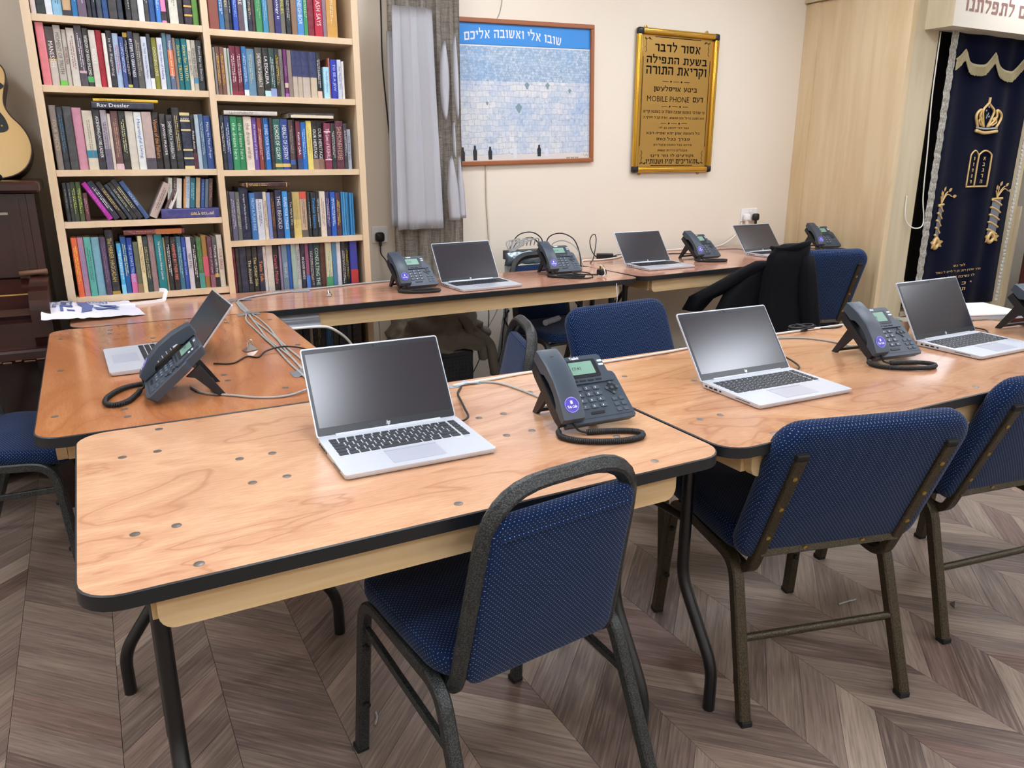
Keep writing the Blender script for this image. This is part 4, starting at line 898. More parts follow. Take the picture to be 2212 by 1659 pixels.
def row(bay, z, pxm, scale, x_from, x_to, items, lab, yoff=.016):
    """items: 'width|height|colour|title|title colour|bands' with sizes in zoomed pixels"""
    it = []
    for s in [q for q in items.strip().split('\n') if q.strip()]:
        p = (s.strip().split('|') + [''] * 6)[:6]; it.append(p)
    tot = sum(float(p[0]) for p in it); sx = (x_to - x_from) / tot; x = x_from; n_ = len(it)
    for i, p in enumerate(it):
        w = float(p[0]) * sx
        if p[1] not in ('', '0'):
            h = float(p[1]) / scale / pxm
            bands = []
            for q in p[5].split():
                a, b_, c_ = q.split(','); bands.append((float(a), float(b_), c_))
            o = book(w - .0006, h, p[2], p[3], p[4] or 'E8E4DA', bands, x + w / 2, YB + yoff + random.uniform(0, .012) + (.012 if i % 5 == 3 else 0), z + .0126, 0)
            BOOKS.append([o, p[2], p[3], w, h, lab, bands, i, n_])
        x += w
random.seed(3)
row(0, LZ[0], 594, 5.53, .008, .6, '''
60|730|D9C9C6|HOPE|6A5A58
100|730|24302E|
75|730|DDE2E6|DIARY|4A4A4A
115|735|8FC4E0|LETTERS|3A6A8A
100|735|C9A77F||332E3A|0,.1,332E3A .3,.34,5A3A2A
65|720|1F6FA8|SEASON|E0E8F0
100|735|6B5A6E|GATE OF REST|D8CCE0
55|730|23252B|S CASTLE|F0F0F0
60|720|1D2238|LIGHT YEARS|C8CCD8
60|715|39424F|
75|730|1D4A80|BLUE NOTE|D8E4F0
100|735|3A3636|TIME|F0ECE4
68|730|232A3C|AVON|F0F0F0
28|0
65|720|222226|VOICES|D8D4CC
85|735|454545|
72|735|E8E8EC||
60|720|3C3C3E|AGREED|C8C8C8
80|730|2A5A9A||
60|720|3A7FD0|NEW DAYS|E0ECF8
70|730|E58AB8||1A1A1A|.05,.2,2A1A22
30|700|1C1A1A|
110|735|D9D7C8|PSALMS|6A6A62
76|725|2F2826|
102|735|2F2030||D8B060|.15,.18,D8B060 .3,.33,D8B060
75|730|5A8A3A||''', 'top shelf, piano bay')
row(0, LZ[1], 594, 5.53, .012, .6, '''
95|730|E08088||
95|690|C9C1B4|MANESSEH|F0ECE4|.46,1,4A3F3A .43,.46,C8A050
82|710|B5AEA2|MOMENT OF TRUTH|5A544C|0,.09,6CC048
58|672|D9D2C6|MICHALINA|8A3A30
92|690|CFC8BD|NO WHERE|8A5A54
86|730|4B434B|SHALOM|D8D0D4|.22,.26,C8A8B0
70|700|33342F|WISDOM OF KING SHLOMO|F0F0EC|.08,.18,4CB060
76|680|D2C9BE|RIDDLE|F8F4EC
76|690|C0283C|GIFT OF THE WORLD|8A1826
45|652|E6E2D8|
72|690|26262C|In the Beginning|C8C8CC
72|662|A9C0DC|Tis with the Tallies|C04858
54|622|3F5490|Daily Book|D0DCF0
54|680|26262A|Growth, Vol 2|D8D8DC|.92,1,D8B040 .02,.07,E0E060
66|692|1E2440|49 STEPS TO GREATNESS|F4F4F4
86|682|57554F|PARDON YONAH|B8B4A8
72|642|CBD3E0|Say Thank You and See Miracles|4A5A7A
50|680|2B3038||D0D0D0|0,.2,E4E4E0
70|642|8A8A2E|CHOOSING LOVE|E8E8C8
70|642|D8DCE2|The Garden of Healing|3A4AB8
52|702|4F7A86|
66|692|5A6884|Inspiration and Insight|F0E8E0|.25,.72,D87848
42|652|8A7263|
70|652|12707A|Strive for TRUTH|E0D070
72|652|12707A|Strive for TRUTH|E0D070
50|642|D8D2C0|EIGHTEEN SIDROTS|2A2A2A
60|642|B9B5A5|EIGHTEEN SIDROTS|2A2A2A|.15,.25,4A88A8
78|642|23282A|From Fear to Eternity|D0D4D0''', 'second shelf, piano bay')
row(0, LZ[2], 567, 5.395, .014, .604, '''
75|740|8A7F78|FOUR SPECIES|C8BA98
70|720|272E36|BLUE DEPTH|4A7A9A
90|730|3F3F40|
110|722|D99AAE||
115|690|CFC6B2|STAR|8A8474|.2,.33,2F8098
85|712|26272C|ASCENDING JACOBS LADDER|F0F0F0
72|702|A8A0A8|TERRITORIES|5A5260|0,.35,6A6478
38|660|D2C8B8|
90|692|6A4A48|LIFE|C8A080|0,.1,D8B8C0
78|690|23231F|TRANSCENDENCY|D8D8A0
95|690|CFCABB|
90|686|DFE2DE|Meaningful Living|3A70B8
115|690|B8A59C||4A4040|0,.2,4A4450
90|690|231F1F|Visions of the Fathers|E89850
76|672|34302F|JEWISH PRAYER|F0F0F0
78|662|28292A|SHEMIRATH SHABBATH|D0D4D0
92|752|222226|ON PIRKEI AVOS|D8C080
122|692|1A2338|^INDEX|E8E0C8|0,.06,D8C890 .18,.21,D8C890 .33,.36,D8C890 .68,.71,D8C890 .84,.87,D8C890 .95,1,D8C890
52|672|2A242A|Pirkei Avos|F0F0F0|0,.3,5A2A3A
52|672|A9BCC8|
60|680|4A6A88|GARDENS|B8CCE0
88|662|2A4A8A|Making the Most of Prayer|D8E4F0''', 'third shelf, piano bay')
row(0, LZ[4], 516, 5.53, .018, .6, '''
65|690|E0683C|IN THE END|F8D050
72|690|B8869A|ROOTS|6A8AC8
76|692|58A89A|MOUNTAIN LIFTED|2A6A60
98|682|8ABCCC||E8F0F4
66|682|4A3550|GATE TO LIFE|8A7090
92|762|1F2126|The MIRRER HAGGADAH|C8B060|0,.05,A88838
20|0
52|602|4AA8D8|THE INNER VOYAGE|F0F4E0|0,.18,7AC8E8
68|672|1F5A9A|SO BE IT|D8E8A8
66|662|1F3F9A|THE ULTIMATE TREASURE|A8C8F8|0,.35,D870A8
62|612|5A5F4A||D0D0B0|0,.18,8A7050
54|682|DCCFA0|JOURNEY OF HOPE|8A6A40
62|672|263A38|AGAINST THE WIND|C8B878
76|692|9A7F80|ADDITIONS|B89A90
96|692|127A80|The Comprehensive Hebrew Calendar|F0F4F4
26|650|8A8468|
62|662|23221F|Over the Tower|F0F0F0
68|652|28201F|WARMED BY THEIR FIRE|E8806A
66|652|3F7288|TIMELESS|A8D0D8
54|642|2F50A0|Between the Lines|A0B8F0
62|642|C9C5CC|NER EYAL|4A4A58
62|632|23241F|THE FULFILLMENT OF TIME|F0F0F0
66|632|3F6A3A|FOREVER MY JEW|70A050|0,.3,4A9088
70|652|A07840||F0D0C0|.22,.6,D06070
60|632|5A3040|VOICE of Prayer|C8B0B8|0,.25,8A5A6A
58|632|4F4F50|Playing with Fire|F0F0F0|0,.2,1C1C1C .2,.27,C8A050
72|652|CFC9B8|YOUR GRACE|9A3A4A''', 'fifth shelf, piano bay')
row(1, RZ[0], 594, 5.53, .64, 1.18, '''
120|740|8A4A3C|
62|735|2A6AA0|GALAXY|E8F0F8
60|730|4A4A4A|AN IDEAS|D8D0A8
46|725|23283A|TRAVELS|E0E0E0
62|735|2348A8|POWER|A8C8F8
72|740|5A4650|FIRE|F0F0F0
46|720|C4DADE|
50|725|20263A|DUEL|D8C080
48|720|3F2A2A|
88|740|3F8A55|THE FLAG|88C898
68|735|3F86A8|THE SEA GATE|90C0D8
76|740|7A6A5A|
78|735|2A2A6A|Anthology II|F0F0F8
72|735|7A766A|FAMILIES|D8D860
66|730|23262A|TALES OF OLD|C8C8C8
70|735|8A6A52|
92|740|4A8AC8|YOUR NEIGHBOR|E0ECF8
55|730|3A8A58|THE LITTLE HIGHWAY|C8E8C8
88|740|7A1E30|
108|740|B3203A|MIDRASH SAYS|F0D8D8
52|730|8A7280|
148|740|C8964A|WORDS OF LIFE|F0E4C8''', 'top shelf, curtain bay')
row(1, RZ[1], 594, 5.53, .64, 1.195, '''
28|610|8A8A86|
54|622|6A4A3C|DAY BY DAY|E8B850
52|622|7A5244|DAY BY DAY|E8B850
42|612|D0C8B8|
20|605|9FB8B0|
80|642|6A1A2E|Soul and Spirit|E8D0D4|0,.09,8A2038
70|642|6A1A2E|Soul and Spirit|E8D0D4|0,.09,8A2038
58|642|2F6AA0|A Light Beside|C8DCF0|0,.12,E0E4E4
108|622|6A90A8|WHEN THE TIME WAS|C8D0A8
92|642|45433C|SHEMIRATH SHABBATH|E0DCD0
76|642|22221F|LA ESCALERA|F0F0F0|0,.12,B8DCE0
76|642|243F3C|The Gift|C0D0C8|0,.17,8A9CC8
56|640|262420|ALL FOUR WAYS|D8B840
56|640|8F8A80|ANOTHER CONCEPT|5A5650
46|642|6A2A68|INSIGHT|A878A0|0,.08,A060A8 .2,.3,C8B8A0
56|630|8A7A72|
66|630|B9AC9A||2A2A30|.45,1,26305A
66|630|B9AC9A||2A2A30|.45,1,26305A
108|630|BDB0A4||2A2A30|.45,1,26305A
86|625|C4B59C||2A2A30|.45,1,26305A
62|625|1E1E1E|Journeys of the Mind|D8D8D8|0,.16,E0B8A4
24|0
80|432|A8D8EA|The Path of the Just|4A80A8|
26|560|B06A5A|
86|542|2636A8|TO BE A JEW|C8D4F8
56|542|C4CBDC|Say Thank You|5A6480
36|522|D8D4D0|''', 'second shelf, curtain bay')
row(1, RZ[2], 567, 6.506, .64, 1.215, '''
52|832|23282E|the oasis of dreams|E0E0E0
72|822|2A3F6A|the heart of the reader|D0DCF0
82|815|2F8A58|the dream here|C8E8D0
82|815|2F8A58|the dream here|C8E8D0
100|815|DCCFBE|the dream within|8A7A6A
66|802|6A4A96|the memory of a dream|E0D8F0
56|802|8A3A34|the memory of dreams|E8C8C0
24|815|3A2A2E|
76|802|1F6EC0|GUARD YOUR TONGUE|D8ECF8
42|805|30242A|
98|792|1F5A52|ECHOES OF GLORY|E8F0E8|.05,.12,D8B860
102|792|2A458A|HERALD OF DESTINY|E8ECF8|.05,.12,D8B860
66|782|4A3838|RABBINIC WRITINGS|A89890|0,.1,2A2C34 .1,.2,3A5A9A
26|800|2E2226|
66|762|6A2438|Kashrus Q&A|F4F4F4|0,.22,2A4470
72|752|1A6AC0|PRACTICAL HALACHA|B8DCF8
74|772|E0D070|LIFE IS NOW|A89850
78|762|2A2826|OUR HERITAGE|F0F0F0|0,.22,9A7A66
84|762|2A2826|OUR HERITAGE|F0F0F0|0,.22,9A7A66
92|745|7A2A48|The Laws of KASHRUS|F0D8E0|.8,.82,F0D8E0 .2,.22,F0D8E0
64|742|26282A|ILLUMINATION|D8D8D0
115|782|5A2438|SHEMONEH ESREI|C8A890
52|742|38363C|UNDERSTAND|D0D0D4
62|652|B8C4D8|Say Thank You|5A6884''', 'third shelf, curtain bay')
row(1, RZ[3], 540, 5.53, .638, 1.145, '''
30|640|38302A|
62|632|5A5A70|Memoirs|C0B8C8
52|626|5F625F|ONE BRANCH|C8C4B0
112|682|1C2240|the legacy of Maran Rav Aharon Kotler|F4F4F4
68|612|3A6EA8|FROM A PURE FIRE|A8CCE8
86|622|C8CCD4|Twilit Days|3A4A7A|.85,1,2A3250
46|622|D0C4AC|SILENT ENEMIES|5A4A3A
46|612|7A8AC0|
56|612|3A2A24|PARABLES|B07848
84|642|262A4A|THIS I BEHOLD|D8D8E0
66|622|3A8ED0|GUARD YOUR TONGUE|E0F0F8
52|612|20211F|The Way It Was|D8D8D8
96|612|BFA86A|Great Ideas|A8945A|0,.4,D8C070
92|612|C8AE94|CORACAO|5A4A44|0,.16,6A6258 .84,1,D8604A
42|606|262A2A|SEASONS OF THE SOUL|D8D8D8
66|602|1F2024|Timeless Seasons|3AA0E8
44|606|20221F|A Lost World|D8D8D8
76|612|D9CDBC|The Candle by the Window|8A7868
60|602|34305A|ON NERI LIGHT|C8C0E0
66|602|1F56B0|RI KOLIS|E0F0F8
66|592|4A2A38|Stories|E0C860''', 'fourth shelf, curtain bay')
row(1, RZ[3], 540, 5.53, 1.147, 1.205, '\n'.join('16|%d|%s|' % (600 - 4 * i, c_) for i, c_ in enumerate(('3A86B8', '4A94C4', '357FAF', '4590BC', '3A88C0', '2F78A8'))), 'magazines ending the fourth shelf, curtain bay')
row(1, RZ[4], 516, 5.53, .638, 1.21, '''
30|700|6A2434|
42|700|242222|
82|735|282C40|
62|715|22211F|The Accused|D8D8B8
62|715|20211E|The Other Side|D8D080
62|715|232438|Table Talk|E89848
36|700|D8D4CC|The Wonders|D05848
78|715|D0C8BA|
72|720|2A2024|Darash Moshe|E8708A
26|700|9A84A0|
66|715|6A8090|TEHARUS|C0D0D8
46|720|2A62B0|
56|720|9AB0A4|
58|735|CFCCC8|GREAT DIVIDE|5A7090
52|720|252230|IN GOOD HANDS|F0F0F0
46|715|8A5068||F0E0E8|0,.4,4A7AC8
56|720|262840|Just One Word|D0C8B0
82|735|203C38|CONSULTING THE|C8D8C8
66|720|5A3428|
76|725|CFCAA8|IM YIRTZEH|5AA078|0,.35,4A9A6A
56|730|4A7A9A|
60|725|D8D8DC|
56|725|22211F|YES|E0E0E0
54|735|1F1E1C|THE LAST LETTER|E0D050
92|735|3A3F9A||E89050|0,.45,B83A38''', 'fifth shelf, curtain bay')
row(1, RZ[5], 516, 5.53, .74, 1.21, '''
60|620|2F2A28|
70|600|4A4640|
60|610|38322C|
90|620|3A3C3C|
50|615|1C1F30|
24|610|C0B8A8|
90|630|1E1C1A|TALMUD|C8A860
56|615|1F5A8A|SEA|78B8E0
46|600|3A3830|
60|615|23243A|
40|610|30403C|
70|605|26221F|''', 'lowest shelf under the table')
# fourth shelf of the piano bay: a loose row
Z3 = LZ[3] + .0126; q3 = 5.53 * 540
def put(w, h, col, title, tcol, x, lean, z=Z3, lab='fourth shelf, piano bay', bands=(), y=.02, fr=(.12, .8)):
    o = book(w, h, col, title, tcol, bands, x, YB + y, z, lean, fr=fr); BOOKS.append([o, col, title, w, h, lab, bands, len(BOOKS), 0]); return o
x = .026
for w, h, col, tt, tc in ((.014, .153, '23282A', 'RULES', 'A8A8A0'), (.0135, .153, '2A3034', 'RULES', 'A8A8A0'), (.0185, .155, '2A3A24', 'THE LAWS', 'C8D060'), (.0185, .155, '3A4A20', 'THE LAWS', 'C8D060'), (.0165, .112, '5A2A34', 'HALACHOS', 'C89AA0')):
    put(w, h, col, tt, tc, x, 0); x += w + .0008
x = .176
for w, h, col, tt, tc in ((.0195, .168, 'A8209A', 'LETTERS', 'E070D0'), (.0235, .172, '23243A', 'All Above for the Heart', 'F0F0F0'), (.019, .17, '262019', 'Out of Egypt', 'D8C080'), (.014, .16, '2A3440', 'Reflections', 'A8B8C8'), (.0165, .168, '1E211F', 'A Time of War', 'C8C8B0'), (.022, .178, '22242A', 'TEMPLE', 'D0C890'), (.019, .172, '3A5480', 'HOLINESS', 'B8CCE8')):
    a = -radians(29); put(w, h, col, tt, tc, x, a, Z3 + w / 2 * sin(-a), y=.018); x += w / cos(a) + .0012
x = .336; a = radians(27)
for w, h, col, tt, tc in ((.03, .155, 'B8A69C', 'JEWISH LAW', '5A4A48'), (.0135, .13, '5A4440', '', ''), (.0085, .125, 'E0DCD2', '', '')):
    put(w, h, col, tt, tc, x, a, Z3 + w / 2 * sin(a) + .0003, y=.018); x += w / cos(a) + .002
o = book(.04, .232, '3A3A78', '~השרף מבריסק', 'D8C888', [(.08, .24, '4A4A88')], .37, YB + .006, Z3, 0, 1, fr=(.5, .9)); o.rotation_euler = (0, pi / 2, 0)
o.rotation_euler = (0, -pi / 2, 0); o.location = (.6, YB + .006, Z3 + .02); BOOKS.append([o, '3A3A78', '', .04, .25, 'flat', [], 0, 0]); tag(o, 'thick purple-blue book lying flat with gold Hebrew lettering under the loose upright books', 'book', 'books on the shelves')
x = .405
for w, h, col, tt, tc in ((.0175, .127, 'C8CCC0', 'GRACE', '6A8A9A'), (.0155, .129, '4A3838', 'HOME', 'C8B8B0'), (.0215, .124, 'D0D0C8', '', ''), (.0095, .122, 'C89058', 'STEPS', '8A4A2A'), (.019, .132, 'B9C2C8', 'PRAYERS', '4A88B8'), (.021, .125, '1F6A7A', 'The Outer Sea', 'A0D0D8'), (.018, .126, 'B09A78', '', ''), (.0145, .12, '2F4F8A', 'IN FAITH', 'A0B8E0'), (.0145, .12, '5A6A78', '', ''), (.017, .122, '4A3838', 'Guidance', 'C08878')):
    put(w, h, col, tt, tc, x, radians(7), Z3 + .0404 + w / 2 * sin(radians(7)), 'loose books on the flat blue one', y=.02); x += w + .0012
# books lying flat on top of the rows
def flat(w, h, col, title, tcol, x, z, label, y=.01, fr=(.08, .6), bands=(), right=False):
    o = book(w, h, col, title, tcol, bands, 0, 0, 0, 0, 1, fr=fr); o.rotation_euler = (0, -pi / 2, 0); o.location = (x + h, YB + y, z + w / 2)
    tag(o, label, 'book', 'books on the shelves'); return o
def top_of(lab): return max((b_[0].location.z + b_[4] for b_ in BOOKS if b_[5] == lab), default=0)
def hmax(lab, xa, xb): return max(b_[0].location.z + b_[4] for b_ in BOOKS if b_[5] == lab and xa - .01 < b_[0].location.x < xb + .01) + .0008
za = hmax('third shelf, piano bay', .17, .38)
flat(.026, .225, '2A2C3C', 'Rav Dessler', 'F0F0F0', .165, za, 'dark blue-grey book lying flat on the third shelf, white lettering on its spine')
flat(.0115, .235, 'D8B030', 'STORIES OF THE TZADDIKIM', '3A3020', .172, za + .0265, 'thin yellow book topmost of the flat pair on the third shelf, piano bay')
za = hmax('third shelf, curtain bay', .65, .87)
flat(.0175, .222, 'C9C5BC', 'Transmission and Learning', '5A5650', .66, za, 'pale grey book lying flat on the third shelf beside the divider')
za = hmax('third shelf, curtain bay', .96, 1.13)
o = flat(.024, .205, '2A2424', 'MISHLEI', 'A89A90', .93, za, 'dark flat book with its cream page edges showing, third shelf, curtain bay')
obj('page_edge', box(BM(), (-.003, -.0012, .1), (.012, .004, .19)), 'pages', o)
za = hmax('fourth shelf, curtain bay', .72, .89)
flat(.0205, .195, '3A1418', 'TORAH GEMS', 'D8B868', .715, za, 'maroon book with gold lettering lying flat on the fourth shelf', bands=((.05, .07, 'C8A050'), (.93, .95, 'C8A050')))
za = hmax('fifth shelf, piano bay', .24, .44)
flat(.021, .235, '5A2422', 'CHRONICLE', 'B87060', .215, za, 'brown and orange book lying flat on top of the fifth shelf row', bands=((.05, .48, 'A8602A'),))
# labels: look first; where no lettering can be read, by the neighbours
SEEN = {}
ORD = ['first', 'second', 'third', 'fourth', 'fifth', 'sixth', 'seventh', 'eighth', 'ninth', 'tenth']
HIDE = {'Darash Moshe', 'WISDOM OF KING SHLOMO', 'ASCENDING JACOBS LADDER', 'the legacy of Maran Rav Aharon Kotler'}
def lettered(bk):
    t = bk[2]
    return ' '.join(words(t).split()[:4]) if t in CONF and t not in HIDE else ''
def nlab(l): return len(l.replace(',', ' ').replace('-', ' ').split())
byrow = {}
for bk in BOOKS: byrow.setdefault(bk[5], []).append(bk)
for lab, bs in byrow.items():
    if lab == 'flat': continue
    for i, bk in enumerate(bs):
        o, col, title, w, h = bk[:5]; c_ = cname(col); c0 = c_
        if bk[6] and max(b_[1] - b_[0] for b_ in bk[6]) > .15:
            c2 = cname(max(bk[6], key=lambda b_: b_[1] - b_[0])[2])
            if c2 != c_: c_ = c_ + ' and ' + c2
        sz = 'slim ' if w < .0135 else 'thick ' if w > .0285 else ''
        A = bs[i - 1] if i else None; B = bs[i + 1] if i < len(bs) - 1 else None
        if lettered(bk): opts = ['%s%s book lettered %s, %s' % (sz, c_, lettered(bk), lab)]
        else:
            opts = []
            for nb, wd in ((A, 'after'), (B, 'before')):
                if nb and lettered(nb): opts += ['%s%s book just %s the one lettered %s, %s' % (sz, c_, wd, lettered(nb), lab), '%s%s book just %s the one lettered %s, %s' % (sz, c_, wd, ' '.join(lettered(nb).split()[:2]), lab)]
            if A and B: opts += ['%s%s book between the %s and the %s one, %s' % (sz, c_, cname(A[1]), cname(B[1]), lab), '%s book between %s and %s ones, %s' % (c0, cname(A[1]), cname(B[1]), lab)]
            elif A is None: opts += ['%s%s book at the piano end of the %s' % (sz, c_, lab)]
            else: opts += ['%s%s book closing the %s at its curtain end' % (sz, c_, lab)]
        opts += [q.replace(' one,', ',') for q in opts] + ['%s book, %s from the piano end, %s' % (c0, ORD[i], lab) if i < 10 else '%s book, %s from the curtain end, %s' % (c0, ORD[min(len(bs) - 1 - i, 9)], lab)]
        ok = [q for q in opts if q not in SEEN and nlab(q) <= 16]
        l = ok[0] if ok else opts[-1]
        SEEN[l] = 1; tag(o, l, 'book', 'books on the shelves')
# ------------------------------------------------------------------ piano and guitar
pn = thing('piano', 'dark mahogany upright piano with worn edges beside the bookcase', 'piano', (0, 0, 0))
PX1 = -.075
part_box('case', pn, -1.5, PX1 - .012, 2.54, 2.9, .08, 1.2, 'piano_wood')
part_box('side_panel', pn, PX1 - .034, PX1 - .006, 2.51, 2.93, .0, 1.2, 'piano_wood')
obj('lid', rbox(((-1.52 + PX1 + .02) / 2, 2.7, 1.226), (1.52 + PX1 + .02, .47, .046), .012), 'piano_wood', pn)
part_box('panel_frame', pn, PX1 - .1, PX1 - .036, 2.515, 2.54, .86, 1.2, 'piano_wood'); part_box('front_panel', pn, -1.45, PX1 - .1, 2.53, 2.545, .88, 1.19, 'piano_wood')
part_box('trim_strip', pn, -1.4, PX1 - .104, 2.522, 2.532, 1.122, 1.131, 'silver_strip')
part_box('pilaster_bead', pn, PX1 - .075, PX1 - .062, 2.506, 2.516, .87, 1.19, 'piano_wood')
b = BM(); prism(b, [(2.2, .78), (2.235, .80), (2.51, .875), (2.51, .855), (2.24, .775), (2.205, .755)], -1.42, PX1 - .066, Matrix(((0, 0, 1, 0), (1, 0, 0, 0), (0, 1, 0, 0), (0, 0, 0, 1)))); obj('fallboard', b, 'piano_wood', pn)
obj('hinge_strip', sweep(BM(), [(-1.42, 2.355, .8345), (PX1 - .068, 2.355, .8345)], rect(.006, .0025)), 'brass', pn)
b = BM(); prism(b, [(2.19, .66), (2.175, .7), (2.175, .80), (2.19, .835), (2.23, .862), (2.28, .872), (2.51, .885), (2.51, .66)], PX1 - .064, PX1, Matrix(((0, 0, 1, 0), (1, 0, 0, 0), (0, 1, 0, 0), (0, 0, 0, 1)))); obj('cheek', b, 'piano_wood', pn)
obj('worn_rail', tube(BM(), [(PX1 - .1, 2.5, .895), (PX1 - .002, 2.5, .9)], .011, 8), 'piano_worn', pn, True)
part_box('key_slip', pn, -1.45, PX1 - .064, 2.185, 2.21, .66, .755, 'piano_wood'); obj('key_bed', rbox(((-1.5 + PX1) / 2, 2.35, .64), (1.5 + PX1, .4, .05), .012), 'piano_wood', pn)
b = BM()
for i in range(9): join(b, rbox((PX1 - .02 - i * .035, 2.151 + .001 * (i % 3), .62 + .004 * (i % 2)), (.02 + .008 * (i % 3), .006, .006), .002))
obj('chipped_edge', b, 'piano_worn', pn)['kind'] = 'stuff'
part_box('leg', pn, PX1 - .07, PX1 - .01, 2.2, 2.26, 0, .615, 'piano_wood'); part_box('bottom_board', pn, -1.45, PX1 - .04, 2.53, 2.545, .08, .62, 'piano_wood')
# guitar standing on the piano lid, leaning back to the wall
gx, gz = -.262, 1.25
half = [(0, .0), (.07, .004), (.13, .022), (.172, .062), (.191, .118), (.186, .17), (.165, .215), (.137, .25), (.121, .285), (.119, .32), (.128, .36), (.138, .4), (.136, .435), (.115, .465), (.08, .482), (.04, .488), (0, .49)]
half = [(p.x, p.y) for p in crom([(x, z, 0) for x, z in half], 3)]
ol = half + [(-x, z) for x, z in half[-2:0:-1]]
GM = Matrix.Translation((gx, 2.72, gz)) @ Matrix.Rotation(radians(-12), 4, 'X') @ WALLM
g = thing('guitar', 'blond acoustic guitar with a black pickguard standing on the piano', 'guitar', (0, 0, 0))
obj('body_side', prism(BM(), ol, -.1, -.002, GM), 'guitar_side', g, 40); obj('soundboard', prism(BM(), [(x * .985, .245 + (z - .245) * .988) for x, z in ol], -.002, .001, GM), 'guitar_top', g)
ed = BM(); sweep(ed, [GM @ Vector((x, z, .0005)) for x, z in ol], circ(.0028, 6), closed=True); obj('binding', ed, 'guitar_side', g, True)
obj('sound_hole', prism(BM(), circ(.05, 28), .001, .0015, GM @ Matrix.Translation((0, .315, 0))), 'port', g)
pk = [(p.x, p.y) for p in crom([(.03, .4, 0), (.07, .405, 0), (.128, .372, 0), (.095, .34, 0), (.09, .29, 0), (.115, .24, 0), (.12, .2, 0), (.09, .186, 0), (.045, .2, 0), (.02, .24, 0), (.045, .29, 0), (.055, .34, 0)], 4, True)]
obj('pickguard', prism(BM(), pk, .0012, .003, GM), 'guitar_black', g)
for x, z in ((.06, .283), (.1, .212)): obj('screw', lathe(BM(), [(.0045, 0), (.003, .002)], 10), 'brass', g).matrix_local = GM @ Matrix.Translation((x, z, .003))
b = BM(); box(b, (0, .135, .006), (.15, .036, .01), GM); obj('bridge', b, 'guitar_side', g)
for i in range(6): obj('string', tube(BM(), [GM @ Vector((-.026 + .0104 * i, .135, .012)), GM @ Vector((-.019 + .0076 * i, .94, .012))], .0006, 4), 'chrome', g)
b = BM(); box(b, (0, .7, .006), (.052, .5, .02), GM); obj('neck', b, 'guitar_side', g); b = BM(); box(b, (0, 1.02, .0), (.07, .16, .014), GM); obj('headstock', b, 'guitar_side', g)
t = thing('rolled_cloth', 'small dark roll with a pink and white stripe on the piano lid', 'roll', (-.22, 2.52, 1.249))
obj('roll', rbox((0, 0, .013), (.09, .04, .026), .011, 3), 'jacket', t, 40); obj('stripe', rbox((.012, -.001, .0135), (.012, .0405, .0265), .011, 3), mat('pink_stripe', 'D08898', .6), t, 40); obj('stripe', rbox((-.004, -.001, .0135), (.009, .0405, .0265), .011, 3), 'plastic_white', t, 40)
# ------------------------------------------------------------------ poster, sign, sockets, wall wires
def framed(x0, x1, z0, z1, w, dpt, m, par, y=YW):
    for n_, a in (('frame_rail', (x0, x1, z1 - w, z1)), ('frame_rail', (x0, x1, z0, z0 + w)), ('frame_stile', (x0, x0 + w, z0 + w, z1 - w)), ('frame_stile', (x1 - w, x1, z0 + w, z1 - w))):
        obj(n_, rbox(((a[0] + a[1]) / 2, y - dpt / 2 - .001, (a[2] + a[3]) / 2), (a[1] - a[0], dpt, a[3] - a[2]), .004), m, par)
ps = thing('poster', 'wood-framed poster of a great stone wall under a blue sky with white lettering', 'poster', (2.325, YW, 1.678)); ps.rotation_euler = (0, -radians(1.4), 0)
hw, hh = .504, .38
framed(-hw, hw, -hh, hh, .024, .022, 'frame_wood', ps, 0)
yP = -.008
obj('poster_print', box(BM(), (0, yP, -.055), (2 * hw - .04, .002, 2 * hh - .15), ), 'poster_wall', ps)
obj('poster_sky', box(BM(), (0, yP, hh - .077), (2 * hw - .04, .002, .112)), 'poster_sky', ps)
obj('poster_pavement', box(BM(), (0, yP - .0012, -hh + .038), (2 * hw - .045, .0008, .034)), mat('poster_ground', 'D8D2CC', .4), ps)
obj('poster_skyline', box(BM(), (0, yP - .0012, hh - .135), (2 * hw - .045, .0008, .006)), 'poster_white', ps)
tx = heb('שובו אלי ואשובה אליכם'); me = text_fit(tx, .61, .055, 0, None)
xs = [v.co.x for v in me.vertices]
for v in me.vertices:
    a = v.co.x / .39; v.co = Vector((v.co.x - .022, yP - .0014 - v.co.z, hh - .064 + v.co.y - .035 * a * a - .008 * (a > .0) * a))
obj('poster_lettering', me, 'poster_white', ps)
for x, z, h_, m_ in ((-.36, -.355, .075, 'figure_dark'), (-.285, -.352, .08, 'figure_dark'), (-.19, -.35, .07, 'figure_dark'), (-.03, -.345, .07, 'figure_white'), (.13, -.34, .065, 'figure_dark'), (.18, -.34, .045, 'figure_white')):
    b = BM(); prism(b, [(-.011, 0), (.011, 0), (.013, h_ * .6), (.007, h_ * .78), (.006, h_), (-.006, h_), (-.007, h_ * .78), (-.013, h_ * .6)], 0, .0006, Matrix.Translation((x, yP - .0015, z)) @ WALLM); obj('printed_figure', b, m_, ps)
for x, z, r in ((.055, .045, .014), (.19, .045, .013), (.0, -.075, .019), (-.2, -.05, .008), (.34, .02, .01)):
    b = BM(); prism(b, [(r * (1 + .3 * sin(3 * a)) * cos(a), r * (1.2 + .3 * cos(4 * a)) * sin(a)) for a in [2 * pi * i / 14 for i in range(14)]], 0, .0005, Matrix.Translation((x, yP - .0012, z)) @ WALLM); obj('printed_bush', b, 'bush', ps)
obj('poster_credit', text_fit('www', .09, .008, 0, on_wall(.36, yP - .0017, -.352)), 'ink', ps)
obj('poster_signature', tube(BM(), [Vector((.435 + .005 * i, yP - .0016, -.34 + .008 * sin(i * 1.7))) for i in range(9)], .0008, 4), 'ink', ps)
